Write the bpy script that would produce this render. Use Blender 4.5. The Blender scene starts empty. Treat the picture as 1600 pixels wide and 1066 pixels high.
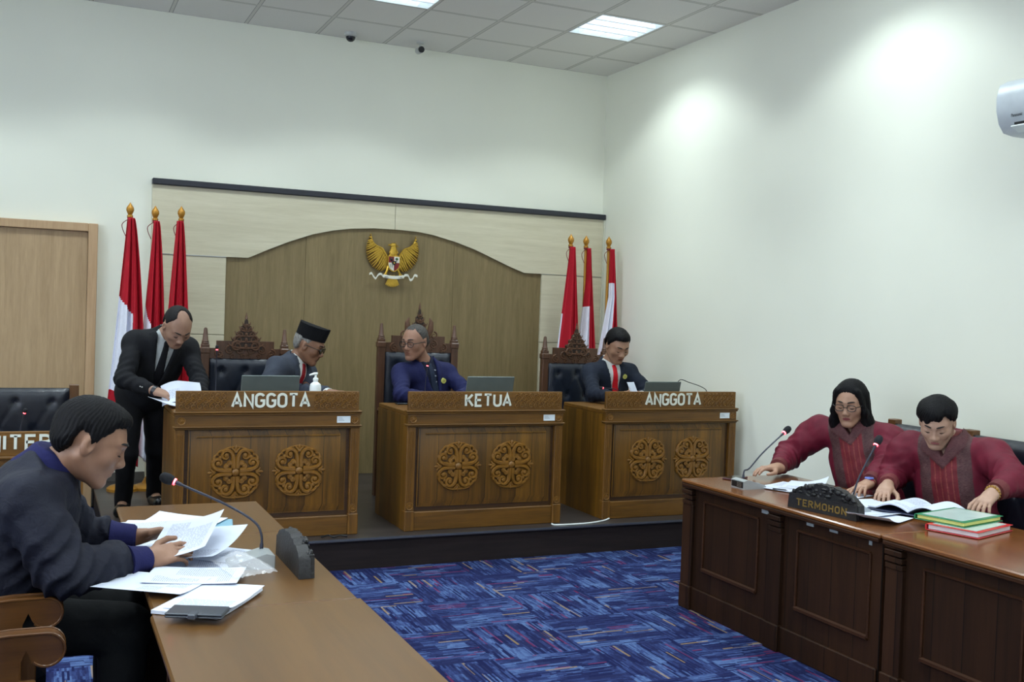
import bpy, bmesh, math, random
import numpy as np
from mathutils import Vector, Matrix
PI = math.pi
sc = bpy.context.scene
COL = sc.collection
# ------------------------------------------------------------------ camera
CAM_Z = 1.65
F_PX, YAW, PITCH, ROLL = 1619.275, -0.424393, -0.024763, 0.035085
def cam_axes():
    cy, sy, cp, sp = math.cos(YAW), math.sin(YAW), math.cos(PITCH), math.sin(PITCH)
    f = Vector((-sy*cp, cy*cp, sp)); r = Vector((cy, sy, 0)); u = r.cross(f)
    cr, sr = math.cos(ROLL), math.sin(ROLL)
    return cr*r+sr*u, -sr*r+cr*u, f
_r, _u, _f = cam_axes()
cam = bpy.data.cameras.new('camera'); cam.sensor_width = 36; cam.lens = F_PX*36/1600
camo = bpy.data.objects.new('camera', cam); COL.objects.link(camo)
camo.matrix_world = Matrix(((_r.x, _u.x, -_f.x, 0), (_r.y, _u.y, -_f.y, 0), (_r.z, _u.z, -_f.z, CAM_Z), (0, 0, 0, 1)))
cam.clip_start = .05
sc.camera = camo
# ------------------------------------------------------------------ light, exposure
sc.view_settings.view_transform = 'Standard'; sc.view_settings.look = 'None'
sc.view_settings.gamma = 1; sc.view_settings.exposure = 0.3
w = bpy.data.worlds.new('world'); sc.world = w; w.use_nodes = True
w.node_tree.nodes['Background'].inputs[0].default_value = (.02, .02, .02, 1)
w.node_tree.nodes['Background'].inputs[1].default_value = 0.3
WX, WY, CEIL = 4.947, 8.909, 4.011        # right wall, back wall, ceiling
GX, GY = WX-.465, WY-.588                 # ceiling grid lines pass here
LAMP_X = [GX-.3-1.8*k for k in range(5)]
LAMP_Y = [GY-.9-2.4*k for k in range(5)]
FILL_W = 6.0  # emission strength of the added fill panes
LAMP_W, LAMP_COL = 36.0, (.85, .97, 1.0)
sc.cycles.max_bounces = 14; sc.cycles.diffuse_bounces = 9; sc.cycles.sample_clamp_indirect = 8
# ------------------------------------------------------------------ small helpers
def lin(c):
    return tuple(((v/255)/12.92 if v <= 10 else (((v/255)+.055)/1.055)**2.4) for v in c)
def V(*a): return np.array(a, float)
def nrm(v): v = np.array(v, float); return v/np.linalg.norm(v)

class NT:
    """tiny node-graph helper"""
    def __init__(s, name):
        s.m = bpy.data.materials.new(name); s.m.use_nodes = True
        s.t = s.m.node_tree; s.b = s.t.nodes['Principled BSDF']
    def n(s, ty, **kw):
        nd = s.t.nodes.new(ty)
        for k, v in kw.items():
            if k.startswith('_'): setattr(nd, k[1:], v)
            else:
                key = int(k[1:]) if k[0] == 'i' and k[1:].isdigit() else k.replace('_', ' ')
                s.put(nd.inputs[key], v)
        return nd
    def put(s, sock, v):
        if isinstance(v, bpy.types.NodeSocket): s.t.links.new(v, sock)
        elif isinstance(v, bpy.types.Node): s.t.links.new(v.outputs[0], sock)
        else:
            if isinstance(v, tuple) and len(v) == 3 and sock.type == 'RGBA': v = v+(1,)
            sock.default_value = v
    def math(s, op, a, b=0.0, c=0.0):
        nd = s.t.nodes.new('ShaderNodeMath'); nd.operation = op
        s.put(nd.inputs[0], a); s.put(nd.inputs[1], b); s.put(nd.inputs[2], c); return nd.outputs[0]
    def mix(s, f, a, b, mode='MIX'):
        nd = s.t.nodes.new('ShaderNodeMix'); nd.data_type = 'RGBA'; nd.blend_type = mode
        s.put(nd.inputs[0], f); s.put(nd.inputs[6], a); s.put(nd.inputs[7], b); return nd.outputs[2]
    def ramp(s, f, stops):
        nd = s.t.nodes.new('ShaderNodeValToRGB'); s.put(nd.inputs[0], f)
        e = nd.color_ramp.elements
        while len(e) < len(stops): e.new(.5)
        for q, (p, c) in zip(e, stops):
            q.position = p; q.color = (c if isinstance(c, tuple) else (c, c, c))+(1,)
        return nd.outputs[0]
    def coord(s, kind='Object'): return s.t.nodes.new('ShaderNodeTexCoord').outputs[kind]
    def mapping(s, v, scale=(1, 1, 1), loc=(0, 0, 0), rot=(0, 0, 0)):
        nd = s.t.nodes.new('ShaderNodeMapping'); s.put(nd.inputs[0], v)
        nd.inputs['Scale'].default_value = scale; nd.inputs['Location'].default_value = loc; nd.inputs['Rotation'].default_value = rot
        return nd.outputs[0]
    def noise(s, v, scale, detail=3, rough=.5, dist=0.0):
        nd = s.t.nodes.new('ShaderNodeTexNoise'); s.put(nd.inputs['Vector'], v)
        nd.inputs['Scale'].default_value = scale; nd.inputs['Detail'].default_value = detail
        nd.inputs['Roughness'].default_value = rough; nd.inputs['Distortion'].default_value = dist
        return nd.outputs[0]
    def bump(s, h, strength=.3, dist=.01):
        nd = s.t.nodes.new('ShaderNodeBump'); s.put(nd.inputs['Height'], h)
        nd.inputs['Strength'].default_value = strength; nd.inputs['Distance'].default_value = dist
        s.t.links.new(nd.outputs[0], s.b.inputs['Normal'])
    def set(s, **kw):
        for k, v in kw.items(): s.put(s.b.inputs[k.replace('_', ' ')], v)
        return s.m
MATS = {}
def plain(name, rgb, rough=.6, metal=0.0, vary=.06, scale=12, bump=0.0, bscale=200, spec=.5, sheen=0.0, emit=None):
    if name in MATS: return MATS[name]
    t = NT(name); c = lin(rgb); co = t.coord()
    n = t.noise(co, scale, 4)
    f = t.ramp(n, [(.3, 1-vary), (.7, 1+vary)])
    col = t.mix(1.0, c, f, 'MULTIPLY')
    t.set(Base_Color=col, Roughness=rough, Metallic=metal)
    t.b.inputs['Specular IOR Level'].default_value = spec
    if sheen: t.b.inputs['Sheen Weight'].default_value = sheen
    if bump: t.bump(t.noise(co, bscale, 3), bump, .004)
    if emit:
        t.b.inputs['Emission Color'].default_value = lin(rgb)+(1,); t.b.inputs['Emission Strength'].default_value = emit
    MATS[name] = t.m; return t.m
def wood(name, dark, light, rough=.35, axis='z', scale=1.0, contrast=1.0, plank=0.0, spec=.5, coat=0.0):
    t = NT(name); co = t.coord()
    st = {'z': (14, 14, .9), 'x': (.9, 14, 14), 'y': (14, .9, 14)}[axis]
    st = tuple(a*scale for a in st)
    mp = t.mapping(co, st)
    n1 = t.noise(mp, 1.0, 5, .6, .8)
    n2 = t.noise(t.mapping(co, tuple(a*6 for a in st)), 1.0, 4, .6)
    n3 = t.noise(t.mapping(co, tuple(a*.25 for a in st)), 1.0, 2, .5, .6)
    f = t.math('ADD', t.math('MULTIPLY', n1, .5), t.math('ADD', t.math('MULTIPLY', n2, .25), t.math('MULTIPLY', n3, .25)))
    lo, hi = .5-.16/contrast, .5+.16/contrast
    col = t.ramp(f, [(max(0, lo), lin(dark)), (min(1, hi), lin(light))])
    if plank:
        sx = t.n('ShaderNodeSeparateXYZ', i0=co)
        a = t.math('ADD', sx.outputs[0], sx.outputs[1]); q = t.math('DIVIDE', a, plank)
        wn = t.n('ShaderNodeTexWhiteNoise', _noise_dimensions='1D', W=t.math('FLOOR', q))
        col = t.mix(1.0, col, t.ramp(wn.outputs[0], [(0, .72), (1, 1.18)]), 'MULTIPLY')
        fr = t.math('FRACT', q); line = t.math('LESS_THAN', fr, .03)
        col = t.mix(line, col, lin(tuple(v*.6 for v in dark)))
    t.set(Base_Color=col, Roughness=rough); t.b.inputs['Specular IOR Level'].default_value = spec
    if coat: t.b.inputs['Coat Weight'].default_value = coat; t.b.inputs['Coat Roughness'].default_value = .12
    t.bump(n2, .12, .002)
    MATS[name] = t.m; return t.m

def link(name, verts, faces, mats, parent=None, mi=None, smooth=True, attr=None):
    me = bpy.data.meshes.new(name)
    verts = np.asarray(verts, float)
    off = OFFS.get(parent.name) if parent is not None else None
    if off is not None: verts = verts-np.array(off[:])
    me.from_pydata([tuple(v) for v in verts], [], [tuple(int(i) for i in f) for f in faces]) if not isinstance(faces, np.ndarray) else fast_mesh(me, verts, faces)
    for m in (mats if isinstance(mats, (list, tuple)) else [mats]): me.materials.append(m)
    if mi is not None: me.polygons.foreach_set('material_index', np.asarray(mi, np.int32))
    me.polygons.foreach_set('use_smooth', np.full(len(me.polygons), smooth))
    if attr is not None:
        a = me.attributes.new('pc', 'FLOAT_VECTOR', 'POINT'); a.data.foreach_set('vector', np.asarray(attr, np.float32).ravel())
    me.update()
    o = bpy.data.objects.new(name, me); COL.objects.link(o)
    if parent is not None: o.parent = parent
    if off is not None: OFFS[o.name] = off
    return o
def fast_mesh(me, verts, quads):
    me.vertices.add(len(verts)); me.vertices.foreach_set('co', verts.astype(np.float32).ravel())
    n = len(quads); me.loops.add(n*4); me.loops.foreach_set('vertex_index', quads.astype(np.int32).ravel())
    me.polygons.add(n); me.polygons.foreach_set('loop_start', np.arange(0, n*4, 4, dtype=np.int32))
    me.polygons.foreach_set('loop_total', np.full(n, 4, np.int32))
    me.update(calc_edges=True)
def tag(o, label=None, cat=None, group=None, kind=None):
    if label: o['label'] = label
    if cat: o['category'] = cat
    if group: o['group'] = group
    if kind: o['kind'] = kind
    return o
OFFS = {}; NOCOPY = set()
def thing(name, label, cat, loc=(0, 0, 0), rz=0.0, group=None, local=False):
    """Empty at the thing's base. Children of non-local things are given in world coordinates."""
    o = bpy.data.objects.new(name, None); COL.objects.link(o); o.location = loc; o.rotation_euler.z = rz
    o.empty_display_size = .05
    if not local: OFFS[o.name] = Vector(loc)
    return tag(o, label, cat, group)
class MB:
    """collects shapes, builds ONE mesh"""
    def __init__(s): s.v = []; s.f = []; s.m = []
    def add(s, v, f, m=0):
        b = len(s.v); s.v += [tuple(map(float, p)) for p in v]; s.f += [tuple(i+b for i in q) for q in f]; s.m += [m]*len(f)
    def box(s, lo, hi, m=0, bev=0.0, M=None):
        lo = np.array(lo, float); hi = np.array(hi, float); c = (lo+hi)/2; h = (hi-lo)/2
        b = min(bev, *(h*.95)) if bev else 0
        if b <= 0:
            p = [(x, y, z) for x in (-1, 1) for y in (-1, 1) for z in (-1, 1)]
            vv = [c+h*np.array(q) for q in p]
            ff = [(0, 1, 3, 2), (4, 6, 7, 5), (0, 4, 5, 1), (2, 3, 7, 6), (0, 2, 6, 4), (1, 5, 7, 3)]
        else:
            vv = []; idx = {}
            for sx in (-1, 1):
                for sy in (-1, 1):
                    for sz in (-1, 1):
                        for a in range(3):
                            q = h-b; q[a] = h[a]
                            idx[(sx, sy, sz, a)] = len(vv); vv.append(c+q*np.array((sx, sy, sz)))
            ff = []
            for a in range(3):
                o = [i for i in range(3) if i != a]
                for sg in (-1, 1):
                    r = []
                    for (p, q) in ((-1, -1), (1, -1), (1, 1), (-1, 1)):
                        k = [0, 0, 0]; k[a] = sg; k[o[0]] = p; k[o[1]] = q; r.append(idx[(*k, a)])
                    ff.append(tuple(r))
            for a in range(3):
                o = [i for i in range(3) if i != a]
                for p in (-1, 1):
                    for q in (-1, 1):
                        r = []
                        for (sg, fa) in ((-1, o[0]), (1, o[0]), (1, o[1]), (-1, o[1])):
                            k = [0, 0, 0]; k[a] = sg; k[o[0]] = p; k[o[1]] = q; r.append(idx[(*k, fa)])
                        ff.append(tuple(r))
            for sx in (-1, 1):
                for sy in (-1, 1):
                    for sz in (-1, 1): ff.append(tuple(idx[(sx, sy, sz, a)] for a in range(3)))
        if M is not None: vv = [np.array(M @ Vector(q)) for q in vv]
        s.add(vv, ff, m); return s
    def tube(s, path, rad, n=8, m=0, flat=1.0, up=None, caps=True):
        path = [np.array(p, float) for p in path]; k = len(path)
        if not hasattr(rad, '__len__'): rad = [rad]*k
        vv = []; ff = []
        U = None
        for i in range(k):
            t = path[min(i+1, k-1)]-path[max(i-1, 0)]; t = t/(np.linalg.norm(t)+1e-12)
            if up is not None: a = np.array(up, float)
            elif U is None: a = np.array((0, 0, 1.)) if abs(t[2]) < .9 else np.array((1., 0, 0))
            else: a = U
            a = a-t*(a@t); a /= np.linalg.norm(a)+1e-12; U = a; b = np.cross(t, a)
            for j in range(n):
                g = 2*PI*j/n; vv.append(path[i]+rad[i]*(a*math.cos(g)*flat+b*math.sin(g)))
        for i in range(k-1):
            for j in range(n):
                j2 = (j+1) % n; ff.append((i*n+j, i*n+j2, (i+1)*n+j2, (i+1)*n+j))
        if caps: ff.append(tuple(range(n-1, -1, -1))); ff.append(tuple((k-1)*n+j for j in range(n)))
        s.add(vv, ff, m); return s
    def lathe(s, prof, c=(0, 0, 0), n=16, m=0, ax='z'):
        vv = []; ff = []
        for (r, z) in prof:
            for j in range(n):
                g = 2*PI*j/n; x, y = max(r, 1e-4)*math.cos(g), max(r, 1e-4)*math.sin(g)
                q = {'z': (x, y, z), 'y': (x, z, -y), 'x': (z, x, y)}[ax]
                vv.append(np.array(q)+np.array(c))
        k = len(prof)
        for i in range(k-1):
            for j in range(n):
                j2 = (j+1) % n; ff.append((i*n+j, i*n+j2, (i+1)*n+j2, (i+1)*n+j))
        ff.append(tuple(range(n-1, -1, -1))); ff.append(tuple((k-1)*n+j for j in range(n)))
        s.add(vv, ff, m); return s
    def prism(s, poly, d0, d1, plane='xz', m=0, bev=0.0):
        """poly (list of 2D pts) extruded along the third axis from d0 to d1"""
        def P(a, b, d): return {'xz': (a, d, b), 'xy': (a, b, d), 'yz': (d, a, b)}[plane]
        n = len(poly); vv = [P(a, b, d0) for a, b in poly]+[P(a, b, d1) for a, b in poly]
        ff = [tuple(range(n)), tuple(range(2*n-1, n-1, -1))]+[(i, i+n, (i+1) % n+n, (i+1) % n) for i in range(n)]
        s.add(vv, ff, m); return s
    def ball(s, c, r, n=10, m=0, sc3=(1, 1, 1), M=None):
        vv = []; ff = []
        k = max(4, n//2)
        for i in range(k+1):
            th = PI*i/k
            for j in range(n):
                g = 2*PI*j/n
                p = np.array((math.sin(th)*math.cos(g)*sc3[0], math.sin(th)*math.sin(g)*sc3[1], math.cos(th)*sc3[2]))*r
                if M is not None: p = p@M
                vv.append(p+np.array(c, float))
        for i in range(k):
            for j in range(n): ff.append((i*n+j, (i+1)*n+j, (i+1)*n+(j+1) % n, i*n+(j+1) % n))
        s.add(vv, ff, m); return s
    def grid(s, P, m=0, thick=0.0):
        """P: array [a][b] of points; optional thickness along -normal"""
        P = np.array(P, float); a, b = P.shape[:2]
        du = np.gradient(P, axis=0); dv = np.gradient(P, axis=1); N = np.cross(du, dv); N /= np.linalg.norm(N, axis=2, keepdims=True)+1e-12
        vv = list(P.reshape(-1, 3)); q = lambda i, j: i*b+j
        ff = [(q(i, j), q(i+1, j), q(i+1, j+1), q(i, j+1)) for i in range(a-1) for j in range(b-1)]
        if thick:
            o = len(vv); vv += list((P-N*thick).reshape(-1, 3))
            ff += [tuple(o+t for t in reversed(f)) for f in ff]
            rim = [(i, 0) for i in range(a)]+[(a-1, j) for j in range(1, b)]+[(i, b-1) for i in range(a-2, -1, -1)]+[(0, j) for j in range(b-2, 0, -1)]
            R = [q(*t) for t in rim]
            for x, y in zip(R, R[1:]+R[:1]): ff.append((x, y, y+o, x+o))
        s.add(vv, ff, m); return s
    def xf(s, M):
        s.v = [tuple(M @ Vector(p)) for p in s.v]; return s
    def build(s, name, mats, parent=None, smooth=True, angle=35):
        o = link(name, np.array(s.v), s.f, mats, parent, s.m, smooth)
        if smooth: sharp(o.data, angle)
        return o
def sharp(me, ang):
    """consistent outward normals, and crisp edges where faces meet at more than ang degrees"""
    bm = bmesh.new(); bm.from_mesh(me); bmesh.ops.recalc_face_normals(bm, faces=bm.faces); bm.to_mesh(me); bm.free()
    me.set_sharp_from_angle(angle=math.radians(ang)); me.update()
def copy_tree(o, parent=None, **kw):
    c = o.copy(); COL.objects.link(c)
    if parent is not None: c.parent = parent
    for ch in list(o.children):
        if ch.name in NOCOPY: continue
        copy_tree(ch, c)
    return c
def spiral(cx, cz, r0, r1, a0, turns, n=18):
    out = []
    for i in range(n+1):
        t = i/n; r = r0+(r1-r0)*t; a = a0+turns*2*PI*t
        out.append((cx+r*math.cos(a), cz+r*math.sin(a)))
    return out
def bez(p0, p1, p2, p3, n=10):
    p0, p1, p2, p3 = [np.array(p, float) for p in (p0, p1, p2, p3)]
    return [((1-t)**3)*p0+3*t*(1-t)**2*p1+3*t*t*(1-t)*p2+t**3*p3 for t in [i/n for i in range(n+1)]]
def smooth_path(pts, n=6):
    """Catmull-Rom through pts"""
    P = [np.array(p, float) for p in pts]; P = [2*P[0]-P[1]]+P+[2*P[-1]-P[-2]]; out = []
    for i in range(1, len(P)-2):
        for k in range(n):
            t = k/n; a, b, c, d = P[i-1:i+3]
            out.append(.5*((2*b)+(-a+c)*t+(2*a-5*b+4*c-d)*t*t+(-a+3*b-3*c+d)*t**3))
    out.append(P[-2]); return out
# ------------------------------------------------------------------ lettering in strokes
def arc(cx, cz, rx, rz, a0, a1, n=8):
    return [(cx+rx*math.cos(math.radians(a0+(a1-a0)*i/n)), cz+rz*math.sin(math.radians(a0+(a1-a0)*i/n))) for i in range(n+1)]
def glyph(c):
    r = .22
    G = {
     'A': ([[(0, 0), (.27, 1), (.54, 0)], [(.1, .3), (.44, .3)]], .54),
     'N': ([[(0, 0), (0, 1), (.48, 0), (.48, 1)]], .48),
     'G': ([arc(.24, .76, .24, .24, 20, 180)+arc(.24, .24, .24, .24, 180, 360)+[(.48, .48), (.26, .48)]], .48),
     'O': ([arc(.24, .76, .24, .24, 0, 180)+arc(.24, .24, .24, .24, 180, 360)+[(.48, .76)]], .48),
     'T': ([[(0, 1), (.5, 1)], [(.25, 1), (.25, 0)]], .5),
     'K': ([[(0, 0), (0, 1)], [(.46, 1), (.03, .42)], [(.16, .58), (.5, 0)]], .5),
     'E': ([[(.42, 1), (0, 1), (0, 0), (.42, 0)], [(0, .52), (.36, .52)]], .42),
     'U': ([[(0, 1)]+arc(.24, .24, .24, .24, 180, 360)+[(.48, 1)]], .48),
     'P': ([[(0, 0), (0, 1)]+arc(.22, .75, .25, .25, 90, -90)+[(0, .5)]], .47),
     'I': ([[(0, 0), (0, 1)]], .0),
     'R': ([[(0, 0), (0, 1)]+arc(.2, .76, .25, .24, 90, -90)+[(0, .52)], [(.2, .52), (.47, 0)]], .47),
     'M': ([[(0, 0), (0, 1), (.3, .3), (.6, 1), (.6, 0)]], .6),
     'H': ([[(0, 0), (0, 1)], [(.46, 0), (.46, 1)], [(0, .5), (.46, .5)]], .46),
    }
    return G[c]
def ribbon(mb, pts, w, y0, y1, m=0):
    """flat stroke with mitred joints in the xz plane, extruded y0..y1"""
    P = [np.array(p, float) for p in pts]; L = []; R = []
    for i in range(len(P)):
        a = P[i]-P[i-1] if i else P[1]-P[0]; b = P[i+1]-P[i] if i < len(P)-1 else a
        a = a/np.linalg.norm(a); b = b/np.linalg.norm(b); t = a+b; t = t/(np.linalg.norm(t)+1e-9)
        nn = np.array((-t[1], t[0])); k = w/2/max(.42, nn@np.array((-a[1], a[0])))
        L.append(P[i]+nn*k); R.append(P[i]-nn*k)
    n = len(P); vv = []
    for l, r in zip(L, R): vv += [(l[0], y0, l[1]), (r[0], y0, r[1]), (l[0], y1, l[1]), (r[0], y1, r[1])]
    ff = []
    for i in range(n-1):
        a = 4*i; b = a+4
        ff += [(a, a+1, b+1, b), (a+2, b+2, b+3, a+3), (a, b, b+2, a+2), (a+1, a+3, b+3, b+1)]
    ff += [(0, 2, 3, 1), (4*n-4, 4*n-3, 4*n-1, 4*n-2)]
    mb.add(vv, ff, m)
def lettering(text, width, h, y0, y1, w=.17, gap=.26, serif=0.0, cz=0.0, cx=0.0):
    mb = MB(); tot = sum(glyph(c)[1] for c in text)+gap*(len(text)-1)
    sx = (width-w*h)/tot; x = cx-tot*sx/2
    for c in text:
        st, gw = glyph(c)
        for s in st:
            ribbon(mb, [(x+a*sx, cz+w*h/2+b*(h-w*h)) for a, b in s], w*h, y0, y1)
            if serif:
                for (a, b) in (s[0], s[-1]):
                    if b in (0, 1) and c not in 'OG':
                        zz = cz+w*h/2+b*(h-w*h)
                        ribbon(mb, [(x+a*sx-serif*h, zz), (x+a*sx+serif*h, zz)], w*h*.45, y0, y1)
        x += (gw+gap)*sx
    return mb
def scroll_mb(mb, pts2, r, y, m=0, n=6, taper=True, flat=.8):
    """carved scroll: a tube along pts2 in the xz plane at depth y"""
    k = len(pts2); rad = [r*(1-.55*i/(k-1)) for i in range(k)] if taper else r
    mb.tube([(a, y, b) for a, b in pts2], rad, n, m)
# ------------------------------------------------------------------ signed-distance bodies
class Field:
    def __init__(s, xs, ys, zs):
        s.x, s.y, s.z = [np.asarray(a, np.float32) for a in (xs, ys, zs)]
        s.D = np.full((len(xs), len(ys), len(zs)), .06, np.float32)
    def sub(s, lo, hi):
        r = []
        for a, l, h in ((s.x, lo[0], hi[0]), (s.y, lo[1], hi[1]), (s.z, lo[2], hi[2])):
            i = max(0, int(np.searchsorted(a, l))-1); j = min(len(a), int(np.searchsorted(a, h))+1)
            if j <= i: return None
            r.append(slice(i, j))
        return tuple(r)
    def pts(s, sl): return s.x[sl[0]][:, None, None], s.y[sl[1]][None, :, None], s.z[sl[2]][None, None, :]
    def prim(s, p, k=.01, op='u'):
        ty = p[0]; mg = k+.03
        if ty == 'c':
            _, a, b, ra, rb = p; a = np.array(a, float); b = np.array(b, float)
            lo = np.minimum(a-ra, b-rb)-mg; hi = np.maximum(a+ra, b+rb)+mg
            sl = s.sub(lo, hi)
            if sl is None: return
            X, Y, Z = s.pts(sl); ab = b-a; L = ab@ab+1e-12
            t = np.clip(((X-a[0])*ab[0]+(Y-a[1])*ab[1]+(Z-a[2])*ab[2])/L, 0, 1)
            d = np.sqrt((X-a[0]-t*ab[0])**2+(Y-a[1]-t*ab[1])**2+(Z-a[2]-t*ab[2])**2)-(ra+t*(rb-ra))
        else:
            _, c, M, r = p[:4]; c = np.array(c, float); M = np.array(M, float); r = np.array(r, float)
            ext = np.abs(M.T)@r+mg
            sl = s.sub(c-ext, c+ext)
            if sl is None: return
            X, Y, Z = s.pts(sl); X = X-c[0]; Y = Y-c[1]; Z = Z-c[2]
            q = [M[i, 0]*X+M[i, 1]*Y+M[i, 2]*Z for i in range(3)]
            if ty == 'e':
                k0 = np.sqrt((q[0]/r[0])**2+(q[1]/r[1])**2+(q[2]/r[2])**2)+1e-6
                k1 = np.sqrt((q[0]/r[0]**2)**2+(q[1]/r[1]**2)**2+(q[2]/r[2]**2)**2)+1e-6
                d = k0*(k0-1)/k1
            else:
                rd = p[4]; u = [np.abs(q[i])-(r[i]-rd) for i in range(3)]
                d = np.sqrt(np.maximum(u[0], 0)**2+np.maximum(u[1], 0)**2+np.maximum(u[2], 0)**2)+np.minimum(np.maximum(np.maximum(u[0], u[1]), u[2]), 0)-rd
        A = s.D[sl]
        if op == 'u':
            h = np.maximum(k-np.abs(A-d), 0)/k; s.D[sl] = np.minimum(A, d)-h*h*k*.25
        elif op == 's':
            d = -d; h = np.maximum(k-np.abs(A-d), 0)/k; s.D[sl] = np.maximum(A, d)+h*h*k*.25
    def all(s): return s.x[:, None, None], s.y[None, :, None], s.z[None, None, :]
    def mesh(s, D=None):
        return nets(s.D if D is None else D, s.x, s.y, s.z)
def nets(D, xs, ys, zs):
    """naive surface nets on a rectilinear grid -> verts, quads"""
    D = D.copy()
    for ax in range(3):
        a = [slice(None)]*3; a[ax] = 0; D[tuple(a)] = np.maximum(D[tuple(a)], .01); a[ax] = -1; D[tuple(a)] = np.maximum(D[tuple(a)], .01)
    S = D < 0
    nx, ny, nz = D.shape
    c = np.zeros((nx-1, ny-1, nz-1), np.uint8)
    for i in (0, 1):
        for j in (0, 1):
            for k in (0, 1): c += S[i:nx-1+i, j:ny-1+j, k:nz-1+k]
    act = (c > 0) & (c < 8); I = np.argwhere(act)
    if len(I) == 0: return np.zeros((0, 3)), np.zeros((0, 4), int)
    idx = np.full(act.shape, -1, np.int64); idx[act] = np.arange(len(I))
    acc = np.zeros((len(I), 3)); cnt = np.zeros(len(I))
    cr = [(i, j, k) for i in (0, 1) for j in (0, 1) for k in (0, 1)]
    val = {q: D[I[:, 0]+q[0], I[:, 1]+q[1], I[:, 2]+q[2]] for q in cr}
    pos = {}
    for q in cr: pos[q] = np.stack([xs[I[:, 0]+q[0]], ys[I[:, 1]+q[1]], zs[I[:, 2]+q[2]]], 1)
    for q in cr:
        for ax in range(3):
            if q[ax] == 0:
                p = list(q); p[ax] = 1; p = tuple(p); a, b = val[q], val[p]; m = (a < 0) != (b < 0)
                t = np.where(m, a/(a-b+1e-20), 0)[:, None]
                acc += np.where(m[:, None], pos[q]*(1-t)+pos[p]*t, 0); cnt += m
    Vt = acc/cnt[:, None]; Q = []
    for ax in range(3):
        a = [slice(1, -1)]*3; a[ax] = slice(0, -1); b = list(a); b[ax] = slice(1, None)
        m = S[tuple(a)] != S[tuple(b)]; P = np.argwhere(m)
        if len(P) == 0: continue
        for d in range(3):
            if d != ax: P[:, d] += 1
        ins = S[P[:, 0], P[:, 1], P[:, 2]]
        u, v = [(1, 2), (2, 0), (0, 1)][ax]
        def cell(du, dv):
            q = P.copy(); q[:, u] -= du; q[:, v] -= dv; return idx[q[:, 0], q[:, 1], q[:, 2]]
        q = np.stack([cell(1, 1), cell(0, 1), cell(0, 0), cell(1, 0)], 1)
        q[~ins] = q[~ins][:, ::-1]; Q.append(q)
    Q = np.concatenate(Q); return Vt, Q[(Q >= 0).all(1)]
def axis(lo, hi, h, fine=(), hf=None):
    """grid line positions, step hf inside the fine ranges, h elsewhere"""
    out = [lo]; x = lo
    while x < hi:
        st = h
        for a, b in fine:
            if a-.5*h <= x <= b: st = hf
        x += st; out.append(x)
    return np.array(out)
def relax(Vt, Q, n=1, lam=.5):
    for _ in range(n):
        acc = np.zeros_like(Vt); cnt = np.zeros(len(Vt))
        for a in range(4):
            b = (a+1) % 4
            np.add.at(acc, Q[:, a], Vt[Q[:, b]]); np.add.at(acc, Q[:, b], Vt[Q[:, a]]); np.add.at(cnt, Q[:, a], 1); np.add.at(cnt, Q[:, b], 1)
        Vt = Vt*(1-lam)+lam*acc/np.maximum(cnt, 1)[:, None]
    return Vt
# ------------------------------------------------------------------ people
def frame_from(f, up):
    """rows: right-hand axes x (left of the person), y forward, z up"""
    f = nrm(f); up = np.array(up, float); z = nrm(up-f*(up@f)); x = np.cross(f, z); return np.array([x, f, z])   # x = person's right
def head_prims(c, M, s=1.0, female=False):
    """list of (prim, k, op, tag) for a head; local x right, y forward, z up"""
    W = lambda x, y, z: c+s*(x*M[0]+y*M[1]+z*M[2])
    E = lambda x, y, z, a, b, d, R=None: ('e', W(x, y, z), M if R is None else R@M, (a*s, b*s, d*s))
    C = lambda p, q, a, b: ('c', W(*p), W(*q), a*s, b*s)
    L = []
    L += [(E(0, -.016, .034, .077, .096, .086), .02, 'u'), (E(0, .022, .0, .068, .074, .085), .03, 'u')]
    L += [(E(0, .03, -.05, .052, .055, .066), .03, 'u')]
    for q in (-1, 1):
        L += [(C((q*.055, -.01, -.045), (q*.018, .068, -.1), .02, .017), .03, 'u')]
        L += [(E(q*.04, .058, -.022, .026, .022, .022), .03, 'u')]
        L += [(C((q*.012, .087, .026), (q*.045, .066, .027), .009, .008), .018, 'u')]
        L += [(E(q*.033, .098, .006, .02, .014, .012), .014, 's')]
        L += [(E(q*.033, .072, .005, .0175, .0165, .0125), .006, 'u')]
        L += [(C((q*.014, .083, .0065), (q*.05, .072, .0065), .005, .005), .006, 'u')]
        L += [(E(q*.079, -.008, -.004, .011, .02, .034), .006, 'u'), (E(q*.088, .001, .0, .007, .01, .017), .006, 's')]
        L += [(E(q*.013, .1, -.034, .0095, .012, .0085), .008, 'u')]
    L += [(E(0, .07, -.098, .022, .018, .018), .025, 'u')]
    L += [(C((0, .084, .014), (0, .106, -.024), .0068, .0105), .014, 'u'), (E(0, .1085, -.029, .0105, .0095, .0085), .01, 'u')]
    L += [(E(0, .078, -.06, .03, .02, .022), .02, 'u')]
    L += [(C((-.017, .0885, -.0575), (.017, .0885, -.0575), .0055, .0055), .006, 'u'), (C((-.014, .0895, -.068), (.014, .0895, -.068), .0065, .0065), .006, 'u')]
    L += [(C((-.024, .098, -.0625), (.024, .098, -.0625), .003, .003), .003, 's'), (E(0, .1, -.081, .018, .01, .006), .012, 's')]
    return L
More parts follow.
